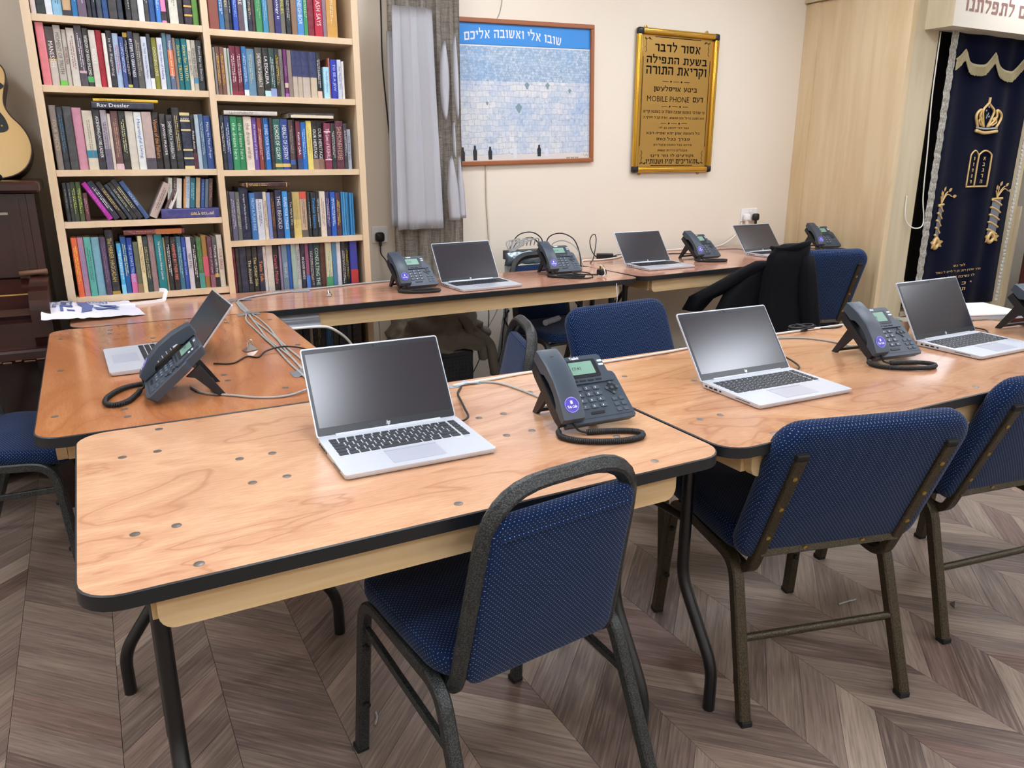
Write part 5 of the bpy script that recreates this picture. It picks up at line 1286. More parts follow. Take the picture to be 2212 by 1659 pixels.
sg = thing('notice_board', 'gold framed notice board with black Hebrew lettering on the cream wall', 'notice board', (0, 0, 0))
x0, x1, z0, z1 = 3.13, 3.77, 1.243, 2.083
for nm, a in (('frame_rail', (x0 + .03, x1 - .03, z1 - .036, z1)), ('frame_rail', (x0 + .03, x1 - .03, z0, z0 + .036)), ('frame_stile', (x0, x0 + .038, z0 + .03, z1 - .03)), ('frame_stile', (x1 - .038, x1, z0 + .03, z1 - .03))):
    obj(nm, rbox(((a[0] + a[1]) / 2, YW - .018, (a[2] + a[3]) / 2), (a[1] - a[0], .034, a[3] - a[2]), .012, 3), 'gold_frame', sg, 40)
    lo = a[1] - a[0] > a[3] - a[2]
    obj('frame_groove', rbox(((a[0] + a[1]) / 2, YW - .0362, (a[2] + a[3]) / 2), ((a[1] - a[0]) - .03 if lo else .008, .002, .008 if lo else (a[3] - a[2]) - .03), .0008), 'sign_gold', sg)
for x in (x0 + .022, x1 - .022):
    for z in (z0 + .022, z1 - .022): obj('corner_cap', rbox((x, YW - .0185, z), (.046, .037, .046), .014, 3), 'plastic_black', sg, 40)
for x in (x0 + .07, x1 - .09):
    for z in (z0 - .003, z1 + .004): obj('fixing_lug', lathe(BM(), [(.012, 0), (.012, .006), (.006, .008)], 12), 'sign_gold', sg, loc=(x, YW, z), rot=(pi / 2, 0, 0))
obj('sign_face', box(BM(), ((x0 + x1) / 2, YW - .01, (z0 + z1) / 2), (x1 - x0 - .06, .004, z1 - z0 - .06)), 'sign_gold', sg)
yS = YW - .0125; xm = (x0 + x1) / 2
def sline(s, zf, w, h, bold=.01, hb=True):
    bold = min(bold, .008)
    obj('sign_lettering', text_fit(heb(s) if hb else s, w, h, 0, on_wall(xm, yS, zf)), 'ink', sg)['kind'] = 'stuff'
H = z1 - z0
def zz(py): return z1 - (py - 135) / (1565 - 135) * H
sline('אסור לדבר', zz(300), .36, .058, .03); sline('בשעת התפילה', zz(425), .48, .058, .03); sline('וקריאת התורה', zz(545), .48, .062, .03)
sline('ביטע אויסלעשן', zz(712), .345, .042, .02)
obj('sign_lettering', text_fit('MOBILE PHONE', .335, .033, 0, on_wall(xm - .055, yS, zz(812))), 'ink', sg); obj('sign_lettering', text_fit('דעם', .085, .034, 0, on_wall(xm + .185, yS, zz(812))), 'ink', sg)
sline('מי שמדבר באמצע שמונה עשרה או באמצע קדיש', zz(945), .49, .021, .012); sline('הוא חוטא וגדול עונו מנשוא. (או״ח קכ״ד סעיף ז)', zz(1000), .49, .021, .012)
sline('אמר רבי יהושע בן לוי:', zz(1102), .25, .016, .01); sline('כל העונה אמן יהא שמיה רבא', zz(1157), .43, .024, .02); sline('מברך בכל כוחו', zz(1218), .27, .026, .02)
sline('פירוש: בכל כוונתו ובקול רם', zz(1278), .31, .018, .01); sline('מבטלים גזירות קשות', zz(1334), .24, .018, .01); sline('וקורעים לו גזר דינו', zz(1390), .35, .025, .02); sline('ומאריכים ימיו ושנותיו', zz(1450), .42, .027, .02)
for py in (637, 885, 1056):
    b = BM()
    for dx in (-.085, 0, .085): box(b, (xm + dx, yS, zz(py)), (.045, .0006, .003))
    for dx in (-.042, .042): prism(b, circ(.006, 8), 0, .0006, on_wall(xm + dx, yS, zz(py)))
    obj('sign_rule', b, 'ink', sg)['kind'] = 'stuff'
b = BM(); 
for xx, a, c_ in ((x0 + .055, z0 + .16, z1 - .16), (x1 - .055, z0 + .16, z1 - .16)): box(b, (xx, yS, (a + c_) / 2), (.004, .0006, c_ - a))
for z_, w_ in ((z1 - .045, .36), (z0 + .043, .34)): box(b, (xm, yS, z_), (w_, .0006, .004))
obj('sign_border', b, 'ink', sg)['kind'] = 'stuff'
for sx in (-1, 1):
    for sz in (-1, 1):
        pts = [Vector((xm + sx * (.205 + .05 * t_ * .9 + .012 * sin(9 * t_)), yS, (z0 + z1) / 2 + sz * (H / 2 - .05 - .012 * abs(cos(8 * t_))))) for t_ in [i / 14 for i in range(15)]] + [Vector((xm + sx * (.252 - .01 * abs(cos(8 * t_))), yS, (z0 + z1) / 2 + sz * (H / 2 - .06 - .075 * t_))) for t_ in [i / 12 for i in range(13)]]
        obj('corner_scroll', tube(BM(), pts, .0016, 4), 'ink', sg)
def socket(label, x, z, w):
    t = thing('wall_socket', label, 'socket', (x, YW, z))
    obj('face_plate', rbox((0, -.006, 0), (w, .012, .088), .004), 'plastic_white', t)
    for dx in ((-.038, .038) if w > .1 else (0,)):
        obj('switch_rocker', rbox((dx * .35, -.0135, .024), (.01, .006, .018), .002), 'plastic_white', t)
        b = BM(); 
        for px, pz, sw, sh in ((0, .01, .004, .009), (-.011, -.012, .008, .004), (.011, -.012, .008, .004)): box(b, (dx + px, -.0122, pz - .008), (sw, .001, sh))
        obj('pin_slots', b, 'port', t)
    return t
def plug(label, x, z, m, tail=.0):
    t = thing('mains_plug', label, 'plug', (x, YW - .013, z))
    b = rbox((0, -.02, 0), (.05, .036, .05), .014, 3); obj('plug_body', b, m, t, 40); obj('cable_grip', rbox((0, -.022, -.034), (.016, .016, .03), .005), m, t)
socket('white double wall socket above the wall table laptop', 4.168, .95, .148); plug('black plug in the double wall socket, its lead dropping behind the laptop', 4.21, .935, 'plastic_black'); plug('white plug in the double wall socket', 4.125, .935, 'plastic_white')
socket('white single wall socket between the bookcase and the curtain', 1.47, .935, .088); plug('black plug in the single wall socket by the curtain', 1.462, .925, 'plastic_black')
cable('power_lead', 'black lead curving down from the plug by the curtain', [(1.462, YW - .035, .88), (1.455, YW - .06, .84), (1.44, 2.8, .82), (1.43, 2.7, .79), (1.42, 2.6, .765), (1.42, 2.54, .74), (1.42, 2.535, .6)], .0038, 'cable_black')
cable('power_lead', 'black lead under the double socket', [(4.21, YW - .035, .895), (4.212, YW - .04, .84), (4.2, YW - .05, .78), (4.18, 2.9, ZT + .006), (4.12, 2.86, ZT + .005)], .0035, 'cable_black')
cable('hanging_wire', 'thin dark cord hanging down the wall beside the curtain', [(1.534, YW - .004, 2.6), (1.534, YW - .004, 2.1), (1.53, YW - .004, 1.8), (1.546, YW - .004, 1.52), (1.557, YW - .004, 1.31), (1.56, YW - .004, 1.1)], .0035, 'cable_black')
cable('hanging_wire', 'thin white wire running up the wall above the poster', [(2.25, YW - .003, 2.5), (2.225, YW - .003, 2.153), (2.19, YW - .003, 2.05)], .0025, mat('wire_taupe', 'A59A8C', .6))
cable('hanging_wire', 'cream conduit wire running down the wall below the poster', [(2.117, YW - .004, 1.31), (2.118, YW - .004, 1.2), (2.12, YW - .004, 1.08), (2.132, YW - .004, .88), (2.13, YW - .004, .6)], .005, mat('wire_cream', 'CFC4AC', .6))
# ------------------------------------------------------------------ curtain
def folded(x0, x1, z0, z1, y, amp, waves, nx=90, nz=26, ph=0., drift=0., taper=0., amp2=.0, thick=.002):
    b = BM(); rows = []
    for j in range(nz + 1):
        v = j / nz; z = z0 + (z1 - z0) * v; r_ = []
        for i in range(nx + 1):
            u = i / nx; w = (x1 - x0) * (1 + taper * (1 - v))
            x = x0 + (x1 - x0) * .5 + (u - .5) * w + .012 * sin(2 * pi * waves * u * 2 + ph) * .5 + drift * (1 - v)
            yy = y - amp * (.55 + .45 * sin(2 * pi * waves * u + ph + .6 * sin(v * 2.3 + u * 5))) - amp2 * noise.noise((u * 6, v * 2, ph))
            r_.append(b.verts.new((x, yy, z)))
        rows.append(r_)
    for j in range(nz):
        for i in range(nx): b.faces.new((rows[j][i], rows[j][i + 1], rows[j + 1][i + 1], rows[j + 1][i]))
    bmesh.ops.solidify(b, geom=b.faces[:], thickness=thick); return b
cu = thing('curtain', 'grey woven curtain with white lining folded outwards, hanging beside the poster', 'curtain', (0, 0, 0))
obj('curtain_cloth', folded(1.515, 1.915, .5, 2.62, 2.88, .05, 5, amp2=.02), 'curtain_grey', cu, True)
obj('white_lining', folded(1.513, 1.735, .972, 2.045, 2.80, .028, 2.6, 60, 20, 1., drift=.012, taper=.22, amp2=.006), 'lining_white', cu, True)
obj('white_lining', folded(1.498, 1.575, .985, 1.93, 2.835, .03, 1.2, 24, 16, .4, drift=-.01, taper=.15), 'lining_white', cu, True)
def lens(x, z0, z1, w, y, skew=0., flat_end=False):
    b = BM(); L_ = []; n_ = 14
    for j in range(n_ + 1):
        v = j / n_; ww = w * (sin(pi * min(max(v, .02), .98)) ** .6 if not flat_end else min(1, .15 + (1 - v) * 1.6) ** .8); z = z0 + (z1 - z0) * v; xc = x + skew * (1 - v)
        L_.append([b.verts.new((xc + ww * (k / 4 - .5), y - .018 * sin(pi * k / 4), z)) for k in range(5)])
    for j in range(n_):
        for k in range(4): b.faces.new((L_[j][k], L_[j][k + 1], L_[j + 1][k + 1], L_[j + 1][k]))
    bmesh.ops.solidify(b, geom=b.faces[:], thickness=.002); return b
YL = 2.795
obj('lining_patch', lens(1.80, 1.52, 1.9, .055, YL, .0), 'lining_white', cu, True); obj('lining_patch', lens(1.857, 1.53, 1.94, .032, YL, .012), 'lining_white', cu, True)
obj('lining_patch', lens(1.825, 1.01, 1.345, .075, YL, .022, True), 'lining_white', cu, True); obj('lining_patch', lens(1.872, 1.02, 1.35, .04, YL + .004, .02, True), 'lining_white', cu, True)
obj('lining_patch', lens(1.845, 1.33, 1.52, .018, YL + .006, .006), 'lining_white', cu, True)
# bunched hem resting on the speaker
b = BM(); nu, nv = 46, 18; rows = []
for j in range(nv + 1):
    v = j / nv; r_ = []
    for i in range(nu):
        a = 2 * pi * i / nu; rr = (1.02 - .5 * v ** 2) * (1 + .3 * noise.noise((cos(a) * 2, sin(a) * 2, v * 3)) + .16 * noise.noise((cos(a) * 6, sin(a) * 6, v * 7)) + .09 * sin(7 * a + 9 * v))
        r_.append(b.verts.new((1.68 + .27 * rr * cos(a), 2.70 + .16 * rr * sin(a), .345 + .27 * v + .05 * noise.noise((cos(a) * 3, sin(a) * 3, v * 4 + 5)))))
    rows.append(r_)
for j in range(nv):
    for i in range(nu): b.faces.new((rows[j][i], rows[j][(i + 1) % nu], rows[j + 1][(i + 1) % nu], rows[j + 1][i]))
b.faces.new(rows[-1]); b.faces.new(rows[0][::-1]); obj('bunched_hem', b, 'curtain_plush', cu, True)
for k, (x, z, l) in enumerate(((1.86, .42, .14), (1.93, .36, .18), (1.79, .5, .1))):
    obj('hem_fold', tube(BM(), crom([(x - .07, 2.62, z + .06), (x, 2.57, z), (x + .03, 2.58, z - l * .6), (x + .05, 2.6, z - l)], 5), .028, 8, scale=None), 'curtain_plush', cu, True)
b = BM(); obj('speaker_proxy', b, None, cu) if False else b.free()
sp = thing('loudspeaker', 'black loudspeaker on the floor under the grey curtain heap', 'loudspeaker', (1.70, 2.70, 0))
obj('cabinet', rbox((0, .02, .17), (.29, .26, .34), .012), 'plastic_black', sp)
gr = BM(); prism(gr, rrect(.27, .29, .01, 3, (0, .16)), 0, .006, Matrix.Translation((0, -.111, 0)) @ WALLM); obj('grille', gr, 'grille', sp)
b = BM()
for i in range(13):
    for j in range(14): box(b, (-.12 + .02 * i, -.1185, .035 + .0195 * j), (.011, .003, .008))
obj('grille_mesh', b, 'plastic_black', sp)['kind'] = 'stuff'
# ------------------------------------------------------------------ network switch and its cables above the wall-side chair
sw = thing('network_switch', 'dark network switch wrapped in a silvery bag on top of the wall-side chair back', 'network switch', (2.25, 2.72, .775), -.06)
obj('switch_case', rbox((0, 0, .035), (.26, .1, .05), .004), 'phone_dark', sw)
for i in range(6): obj('port', box(BM(), (-.09 + .03 * i, -.0505, .042), (.018, .002, .014)), 'port', sw)
b = BM(); rows = []
for j in range(9):
    r_ = []
    for i in range(15):
        u, v = i / 14, j / 8; r_.append(b.verts.new((-.17 + .3 * u, -.062 - .014 * sin(pi * v) + .012 * noise.noise((u * 9, v * 6, 2)), -.01 + .075 * v + .012 * noise.noise((u * 7, v * 5, 7)))))
    rows.append(r_)
for j in range(8):
    for i in range(14): b.faces.new((rows[j][i], rows[j][i + 1], rows[j + 1][i + 1], rows[j + 1][i]))
bmesh.ops.solidify(b, geom=b.faces[:], thickness=.001); obj('silver_bag', b, mat('silver_film', 'B9CCD6', .18, .6), sw, True)
for i in range(8):
    x = 2.15 + .024 * i
    cable('network_cable', 'grey network cable arching from the switch, %s from the curtain' % ORD[i], [(x, 2.72, .86), (x - .01, 2.7, .895 + .004 * (i % 3)), (x - .05 - .006 * i, 2.69, .88), (2.13 - .004 * i, 2.68, .8), (2.105 - .003 * i, 2.675, .7), (2.1 - .004 * i, 2.67, .5), (2.08 - .006 * i, 2.7, .2)], .0032, 'cable_grey', group='grey cables plugged into the switch')
for i, (dz, dx) in enumerate(((0, 0), (-.03, .015))):
    cable('power_cable', ('higher' if not i else 'lower') + ' black cable looping over the switch at the wall', [(2.36 - dx, 2.74, .83), (2.355 - dx, 2.74, .89 + dz), (2.29, 2.74, .93 + dz), (2.2 + dx, 2.74, .915 + dz), (2.14 + dx, 2.73, .83), (2.125 + dx, 2.72, .7), (2.15, 2.7, .5)], .0035, 'cable_black')
cable('power_cable', 'black cable looping from the switch over to the phone beside it', [(2.365, 2.72, .83), (2.385, 2.71, .9), (2.43, 2.66, .925), (2.475, 2.6, .9), (2.49, 2.56, .84), (2.49, 2.535, .765), (2.49, 2.53, .6)], .0035, 'cable_black')
cable('phone_cable', 'grey cable looping behind the switch phone', [(2.375, 2.7, .82), (2.4, 2.68, .87), (2.44, 2.63, .885), (2.48, 2.57, .85), (2.5, 2.535, .765), (2.5, 2.53, .6)], .003, 'cable_grey')
# cables and adapter under the narrow table
ad = thing('power_adapter', 'black adapter with a white label hanging by its lead under the narrow table', 'adapter', (2.07, 2.6, .285), 0); ad.rotation_euler = (.1, -.75, .1)
obj('adapter_case', rbox((0, 0, 0), (.115, .03, .05), .006), 'plastic_black', ad); obj('rating_label', box(BM(), (0, -.0155, 0), (.07, .001, .035)), mat('label_grey', '5A5C60', .5), ad)
cable('power_cable', 'black lead with a tied bundle hanging to the adapter under the table', [(2.03, 2.57, .66), (2.035, 2.58, .58), (2.045, 2.6, .5), (2.03, 2.6, .4), (2.02, 2.6, .3), (2.0, 2.6, .235), (2.015, 2.6, .225), (2.03, 2.6, .245)], .0035, 'cable_black')
tb = obj('tied_cable', tube(BM(), [(2.05 + .012 * cos(k * .45), 2.595 + .01 * sin(k * 1.3), .53 - .1 * abs(((k / 14) % 2) - 1)) for k in range(56)], .0035, 5), 'cable_black', None, True); tag(tb, 'tight black bundle of folded cable hanging under the narrow table', 'cable')
for i, (lb, m_, pts) in enumerate((
    ('thin black wire sagging from the curtain heap under the table', 'cable_black', [(1.93, 2.8, .52), (2.0, 2.82, .5), (2.08, 2.84, .56), (2.12, 2.85, .64)]),
    ('thin black wire looping across the wall under the narrow table', 'cable_black', [(1.93, 2.8, .56), (2.0, 2.85, .58), (2.07, 2.86, .5), (2.06, 2.85, .36), (2.0, 2.84, .2), (1.92, 2.83, .08)]),
    ('thin grey wire slanting to the floor behind the speaker', 'cable_grey', [(2.2, 2.9, .6), (2.14, 2.9, .45), (2.0, 2.9, .25), (1.88, 2.86, .12)]),
    ('white wire hanging in a narrow loop under the table', 'cable_white', [(2.1, 2.7, .64), (2.09, 2.7, .5), (2.07, 2.7, .44), (2.085, 2.7, .42), (2.1, 2.7, .47), (2.115, 2.7, .62)]),
    ('thin black wire dropping straight down the wall under the table', 'cable_black', [(2.2, 2.88, .64), (2.205, 2.88, .45), (2.21, 2.88, .2)]),
    ('black cables trailing behind the loudspeaker', 'cable_black', [(1.88, 2.72, .32), (1.9, 2.72, .2), (1.89, 2.72, .1), (1.86, 2.74, .04)]))):
    cable('floor_wire', lb, pts, .003, m_)
cable('taped_cable', 'white cable sagging from the tape under the narrow table', [(.66, 2.005, .672), (.75, 2.0, .674), (.86, 2.0, .672), (.92, 2.02, .655), (1.0, 2.08, .59), (1.06, 2.14, .5), (1.09, 2.18, .4)], .006, 'cable_white')
b = BM(); rows = [[b.verts.new((.72 + .16 * i / 8, 2.0515 - .003 - (.035 * max(0, j - 2) / 2 if j > 2 else 0) + .003 * noise.noise((i * .7, j, 4)), .728 - .014 * j)) for i in range(9)] for j in range(5)]
for j in range(4):
    for i in range(8): b.faces.new((rows[j][i], rows[j + 1][i], rows[j + 1][i + 1], rows[j][i + 1]))
tag(obj('tape_strip', b, 'tape', None, True), 'grey duct tape holding a white cable to the rail of the narrow table', 'tape')
cable('floor_wire', 'white cord hanging beside the bookcase under the narrow table', [(1.32, 2.6, .72), (1.325, 2.6, .5), (1.33, 2.6, .2), (1.34, 2.6, .01)], .006, 'cable_white')
pr = thing('metal_bar', 'short grey metal bar resting on the seat of the wall-side chair', 'bar', (2.2, 2.36, .4845), .5); obj('bar', tube(BM(), [(-.07, 0, .016), (.07, 0, .016)], .016, 12), 'silver', pr, 40); obj('bar_end', tube(BM(), [(.07, 0, .016), (.078, 0, .016)], .0165, 12), 'chrome', pr, 40)
# ------------------------------------------------------------------ cabinet with the embroidered curtain
XP, YA = 4.55, 2.165
ark = thing('maple_cabinet', 'pale maple cabinet wall with a deep side panel beside the wall table', 'cabinet', (0, 0, 0))
part_box('side_panel', ark, XP, XP + .02, YA + .02, YW - .001, 0, 2.32, 'maple'); part_box('edge_strip', ark, XP - .008, XP, YW - .12, YW - .001, 0, 2.32, 'maple')
part_box('corner_post', ark, XP - .004, XP + .04, YA, YA + .03, 0, 2.7, 'maple'); part_box('cornice', ark, XP - .03, XP + .1, YA + .35, YW - .001, 2.325, 2.37, 'maple_grey'); part_box('upper_panel', ark, XP + .01, XP + .03, YA + .02, YW - .001, 2.32, 2.72, 'maple')
part_box('front_pilaster', ark, XP + .04, 4.815, YA, YA + .025, 0, 2.72, 'maple_grey'); part_box('dark_jamb', ark, 4.815, 4.85, YA + .02, YA + .1, .55, 2.2, mat('jamb_dark', '3A322A', .6))
part_box('lower_jamb', ark, 4.815, 4.85, YA + .02, YA + .1, 0, .55, 'maple_grey'); part_box('door_edge', ark, 4.815, 5.9, YA + .09, YA + .11, .35, 2.2, mat('jamb_dark2', '241E1A', .7)); part_box('plinth', ark, 4.815, 5.9, YA + .02, YA + .1, 0, .33, 'maple_grey')
part_box('right_pilaster', ark, 5.85, 5.97, YA, YA + .025, 0, 2.72, 'maple_grey'); part_box('header_box', ark, 4.68, 6.25, 2.0, YA, 2.075, 2.4, mat('header_paint', 'DCD5C6', .5))
part_box('header_side', ark, 4.672, 4.68, 1.995, YA, 2.072, 2.4, 'maple_grey'); part_box('header_top', ark, 4.815, 6.2, YA, YA + .02, 2.4, 2.72, 'maple_grey')
obj('header_lettering', text_fit(heb('שערי שמים לתפלתנו'), 1.16, .105, -.012, on_wall(5.36, 1.9985, 2.205)), 'letter_red', ark)['kind'] = 'stuff'
part_box('inner_frame', ark, 5.97, 5.985, YA - .03, YA + .02, 0, 1.0, 'maple_grey')
ac = thing('ark_curtain', 'dark blue velvet curtain embroidered in gold, with pale lace edges', 'curtain', (0, 0, 0))
AX0, AX1, AZ0, AZ1 = 4.905, 5.82, .33, 2.12
def yv(x): return YA - .012 - .007 * (1 + sin((x - 4.905) * 24 + .6 * sin((x) * 9))) - .01
b = BM(); rows = []
for j in range(13):
    z = AZ0 + (AZ1 - AZ0) * j / 12; rows.append([b.verts.new((AX0 + (AX1 - AX0) * i / 110, yv(AX0 + (AX1 - AX0) * i / 110) + .005 * sin(z * 3 + i * .1), z)) for i in range(111)])
for j in range(12):
    for i in range(110): b.faces.new((rows[j][i], rows[j][i + 1], rows[j + 1][i + 1], rows[j + 1][i]))
bmesh.ops.solidify(b, geom=b.faces[:], thickness=-.004); obj('velvet', b, 'velvet', ac, True)
def ay(x, e=.008): return yv(x) - e
b = BM(); rows = []
for j in range(60):
    z = AZ0 + (AZ1 - AZ0) * j / 59; rows.append([b.verts.new((AX0 - .045 + .068 * i / 5 + .003 * sin(j * 1.6) * (i in (0, 5)), YA - .052 - .004 * (j % 2), z)) for i in range(6)])
for j in range(59):
    for i in range(5): b.faces.new((rows[j][i], rows[j][i + 1], rows[j + 1][i + 1], rows[j + 1][i]))
bmesh.ops.solidify(b, geom=b.faces[:], thickness=.003); obj('lace_border', b, 'lace', ac)
for i in range(66): obj('lace_bead', LB if i else (LB := finish(rbox((0, 0, 0), (.026, .008, .017), .004), 'lace_bead')), 'lace', ac, loc=(AX1 + .006, YA - .052, AZ0 + .013 + (AZ1 - AZ0) * i / 66))
obj('lace_border', box(BM(), (AX1 + .012, YA - .046, (AZ0 + AZ1) / 2), (.03, .003, AZ1 - AZ0)), 'lace', ac)
# scalloped fringe: peaks and troughs read off the cloth
FR = [(4.945, 1.91), (5.0, 1.94), (5.05, 1.973), (5.075, 1.95), (5.11, 1.905), (5.16, 1.89), (5.25, 1.893), (5.31, 1.93), (5.365, 1.97), (5.39, 1.945), (5.43, 1.895), (5.48, 1.87), (5.56, 1.867), (5.62, 1.895), (5.685, 1.955), (5.705, 1.93), (5.74, 1.88), (5.80, 1.86)]
fp = crom([(x, 0, z) for x, z in FR], 6); b = BM(); last = None
for p in fp:
    y = ay(p.x, .012); r_ = [b.verts.new((p.x, y, p.z + .012)), b.verts.new((p.x, y - .006, p.z)), b.verts.new((p.x, y - .005, p.z - .05 - .006 * random.random()))]
    if last: b.faces.new((last[0], last[1], r_[1], r_[0])); b.faces.new((last[1], last[2], r_[2], r_[1]))
    last = r_
obj('fringe_band', b, 'fringe_gold', ac)
b = BM()
for k in range(len(fp) - 1):
    for q in (0, .5):
        p = fp[k].lerp(fp[k + 1], q); y = ay(p.x, .019); tube(b, [(p.x, y, p.z - .004), (p.x + .002 * random.uniform(-1, 1), y, p.z - .054 - .006 * random.random())], .0022, 4)
obj('fringe_threads', b, 'fringe_gold', ac)['kind'] = 'stuff'
def emb(name, pts, r, m='emb_gold', closed=False, n=5):
    P = crom([(x, 0, z) for x, z in pts], n, closed); P = [Vector((p.x, ay(p.x, .012), p.z)) for p in P]
    return obj(name, tube(BM(), P, r, 6, closed=closed), m, ac, True)
def leaf(name, x, z, l, w, a, m='emb_gold'):
    b = BM(); q = [(l * t_ * cos(a) - s * w * sin(pi * t_) * sin(a), l * t_ * sin(a) + s * w * sin(pi * t_) * cos(a)) for s, seq in ((1, (0, .25, .5, .75, 1)), (-1, (.75, .5, .25))) for t_ in seq]
    v = [b.verts.new((x + dx, ay(x + dx, .016), z + dz)) for dx, dz in q]; b.faces.new(v); bmesh.ops.solidify(b, geom=b.faces[:], thickness=.004); return obj(name, b, m, ac)
# crown
kx, kz = 5.38, 1.503
emb('crown_band', [(kx - .115, kz), (kx, kz - .012), (kx + .115, kz)], .011); emb('crown_band', [(kx - .112, kz + 0.0196), (kx, kz + 0.0134), (kx + .112, kz + 0.0196)], .006, 'emb_silver')
for s in (-1, 1):
    emb('crown_arm', [(kx + s * .1, kz + 0.0224), (kx + s * .135, kz + 0.0784), (kx + s * .125, kz + 0.1120), (kx + s * .085, kz + 0.1288), (kx + s * .09, kz + 0.0840), (kx + s * .035, kz + 0.0280)], .009)
    emb('crown_arm', [(kx + s * .02, kz + 0.0224), (kx + s * .05, kz + 0.0840), (kx + s * .06, kz + 0.1288), (kx + s * .02, kz + 0.1596), (kx, kz + 0.1736)], .0085)
    emb('crown_curl', [(kx + s * .06, kz + 0.0336), (kx + s * .095, kz + 0.0560), (kx + s * .08, kz + 0.0840), (kx + s * .06, kz + 0.0672)], .006)
emb('crown_tip', [(kx, kz + 0.1680), (kx + .004, kz + 0.2072)], .009); 
for i in range(6): leaf('crown_gem', kx - .012 + .02 * (i % 2), kz + .075 + .014 * i, .02, .007, 1.2 - i, 'emb_silver')
for i in range(5): leaf('band_stone', kx - .09 + .042 * i, kz - .004, .018, .005, 0, 'dusky_red')
# tablets
tx_, tz_ = 5.36, 1.148
emb('tablet_outline', [(tx_ - .105, tz_), (tx_ - .105, tz_ + 0.1675), (tx_ - .1, tz_ + 0.2077), (tx_ - .055, tz_ + 0.2311), (tx_ - .01, tz_ + 0.2077), (tx_, tz_ + 0.1809)], .005, n=6)
emb('tablet_outline', [(tx_, tz_ + 0.0013), (tx_, tz_ + 0.1809), (tx_ + .015, tz_ + 0.2111), (tx_ + .065, tz_ + 0.2311), (tx_ + .115, tz_ + 0.2111), (tx_ + .125, tz_ + 0.1742), (tx_ + .125, tz_ + 0.0013)], .006, n=6)
emb('tablet_base', [(tx_ - .105, tz_), (tx_, tz_), (tx_ + .125, tz_)], .006)
for i, ch in enumerate('אבגדה'):
    obj('tablet_letter', text_fit(ch, .026, .022, .02, on_wall(tx_ + .065, ay(tx_ + .065, .014), tz_ + 0.1809 - i * .037)), 'emb_gold', ac)
for i, ch in enumerate('וזחטי'):
    obj('tablet_letter', text_fit(ch, .014, .02, .02, on_wall(tx_ - .055, ay(tx_ - .055, .014), tz_ + 0.1809 - i * .037)), 'emb_gold', ac)
def pillar(x, z0, z1, w):
    b = BM(); v = [b.verts.new((xx, ay(xx, .012), zz_)) for xx, zz_ in ((x - w / 2, z0), (x + w / 2, z0), (x + w / 2, z1), (x - w / 2, z1))]; b.faces.new(v); bmesh.ops.solidify(b, geom=b.faces[:], thickness=.005); obj('pillar_shaft', b, 'emb_silver', ac)
    emb('pillar_cap', [(x - w * .6, z1), (x + w * .6, z1 + .004)], .008)
    n_ = 5
    for i in range(n_): z = z0 + (z1 - z0) * (i + .5) / n_; emb('pillar_vine', [(x - w * .62, z + .02), (x - w * .1, z + .012), (x + w * .62, z - .018)], .0075)
    for a, l in ((1.9, .06), (1.5, .085), (1.0, .1), (.5, .11)):
        emb('sprig', [(x, z1 + .005), (x + l * .5 * cos(a), z1 + l * .6), (x + l * cos(a), z1 + l * sin(a))], .004); leaf('sprig_leaf', x + l * cos(a), z1 + l * sin(a), .04, .011, a - .4)
    emb('pillar_flower', [(x - .03, z0 - .02), (x, z0 + .02), (x + .03, z0 - .015), (x, z0 - .045)], .014, closed=True)
    for a in (.1, 3.0, 3.8, -.5): leaf('base_leaf', x + .02 * cos(a), z0 - .01, .06, .012, a)
pillar(5.035, .8, 1.035, .05); pillar(5.645, .81, 1.06, .085)
for i, (s, w_, z) in enumerate((('לעי נש', .13, .628), ('הרר אהרן דוב בן ר לייב ל נאוד', .5, .59), ('לז נשיבה שובה בת', .38, .552), ('י כ טבת', .34, .50), ('תנצבה', .22, .46))):
    obj('gold_lettering', text_fit(heb(s), w_, .02, 0, on_wall(5.3, YA - .062, z)), 'emb_gold', ac)
cable('pull_cord', 'thin white cord hanging in a loop at the edge of the velvet curtain', [(4.82, YA - .006, 2.07), (4.82, YA - .01, 1.7), (4.835, YA - .02, 1.4), (4.845, YA - .03, 1.1), (4.86, YA - .045, .97), (4.85, YA - .05, .91), (4.8, YA - .04, .895), (4.75, YA - .02, .92), (4.72, YA - .01, .98), (4.715, YA - .006, 1.1)], .004, 'cable_white')
cable('hanging_wire', 'black lead rising at the foot of the maple cabinet', [(4.6, 1.9, .35), (4.75, 2.0, .45), (4.9, 2.1, .5), (4.93, 2.14, .62)], .006, 'cable_black')
rd = thing('covered_lectern', 'dark red draped stand with gold fringe beyond the velvet curtain', 'lectern', (6.2, 1.92, 0))
obj('drape', rbox((.06, 0, .42), (.5, .34, .84), .02), 'dusky_red', rd); obj('gold_cover', rbox((.06, -.005, .87), (.53, .37, .12), .03), 'fringe_gold', rd); b = BM()
for i in range(50): tube(b, [(-.2 + .0104 * i, -.19, .82), (-.2 + .0104 * i, -.19, .76)], .003, 4)
obj('gold_fringe', b, 'fringe_gold', rd)['kind'] = 'stuff'
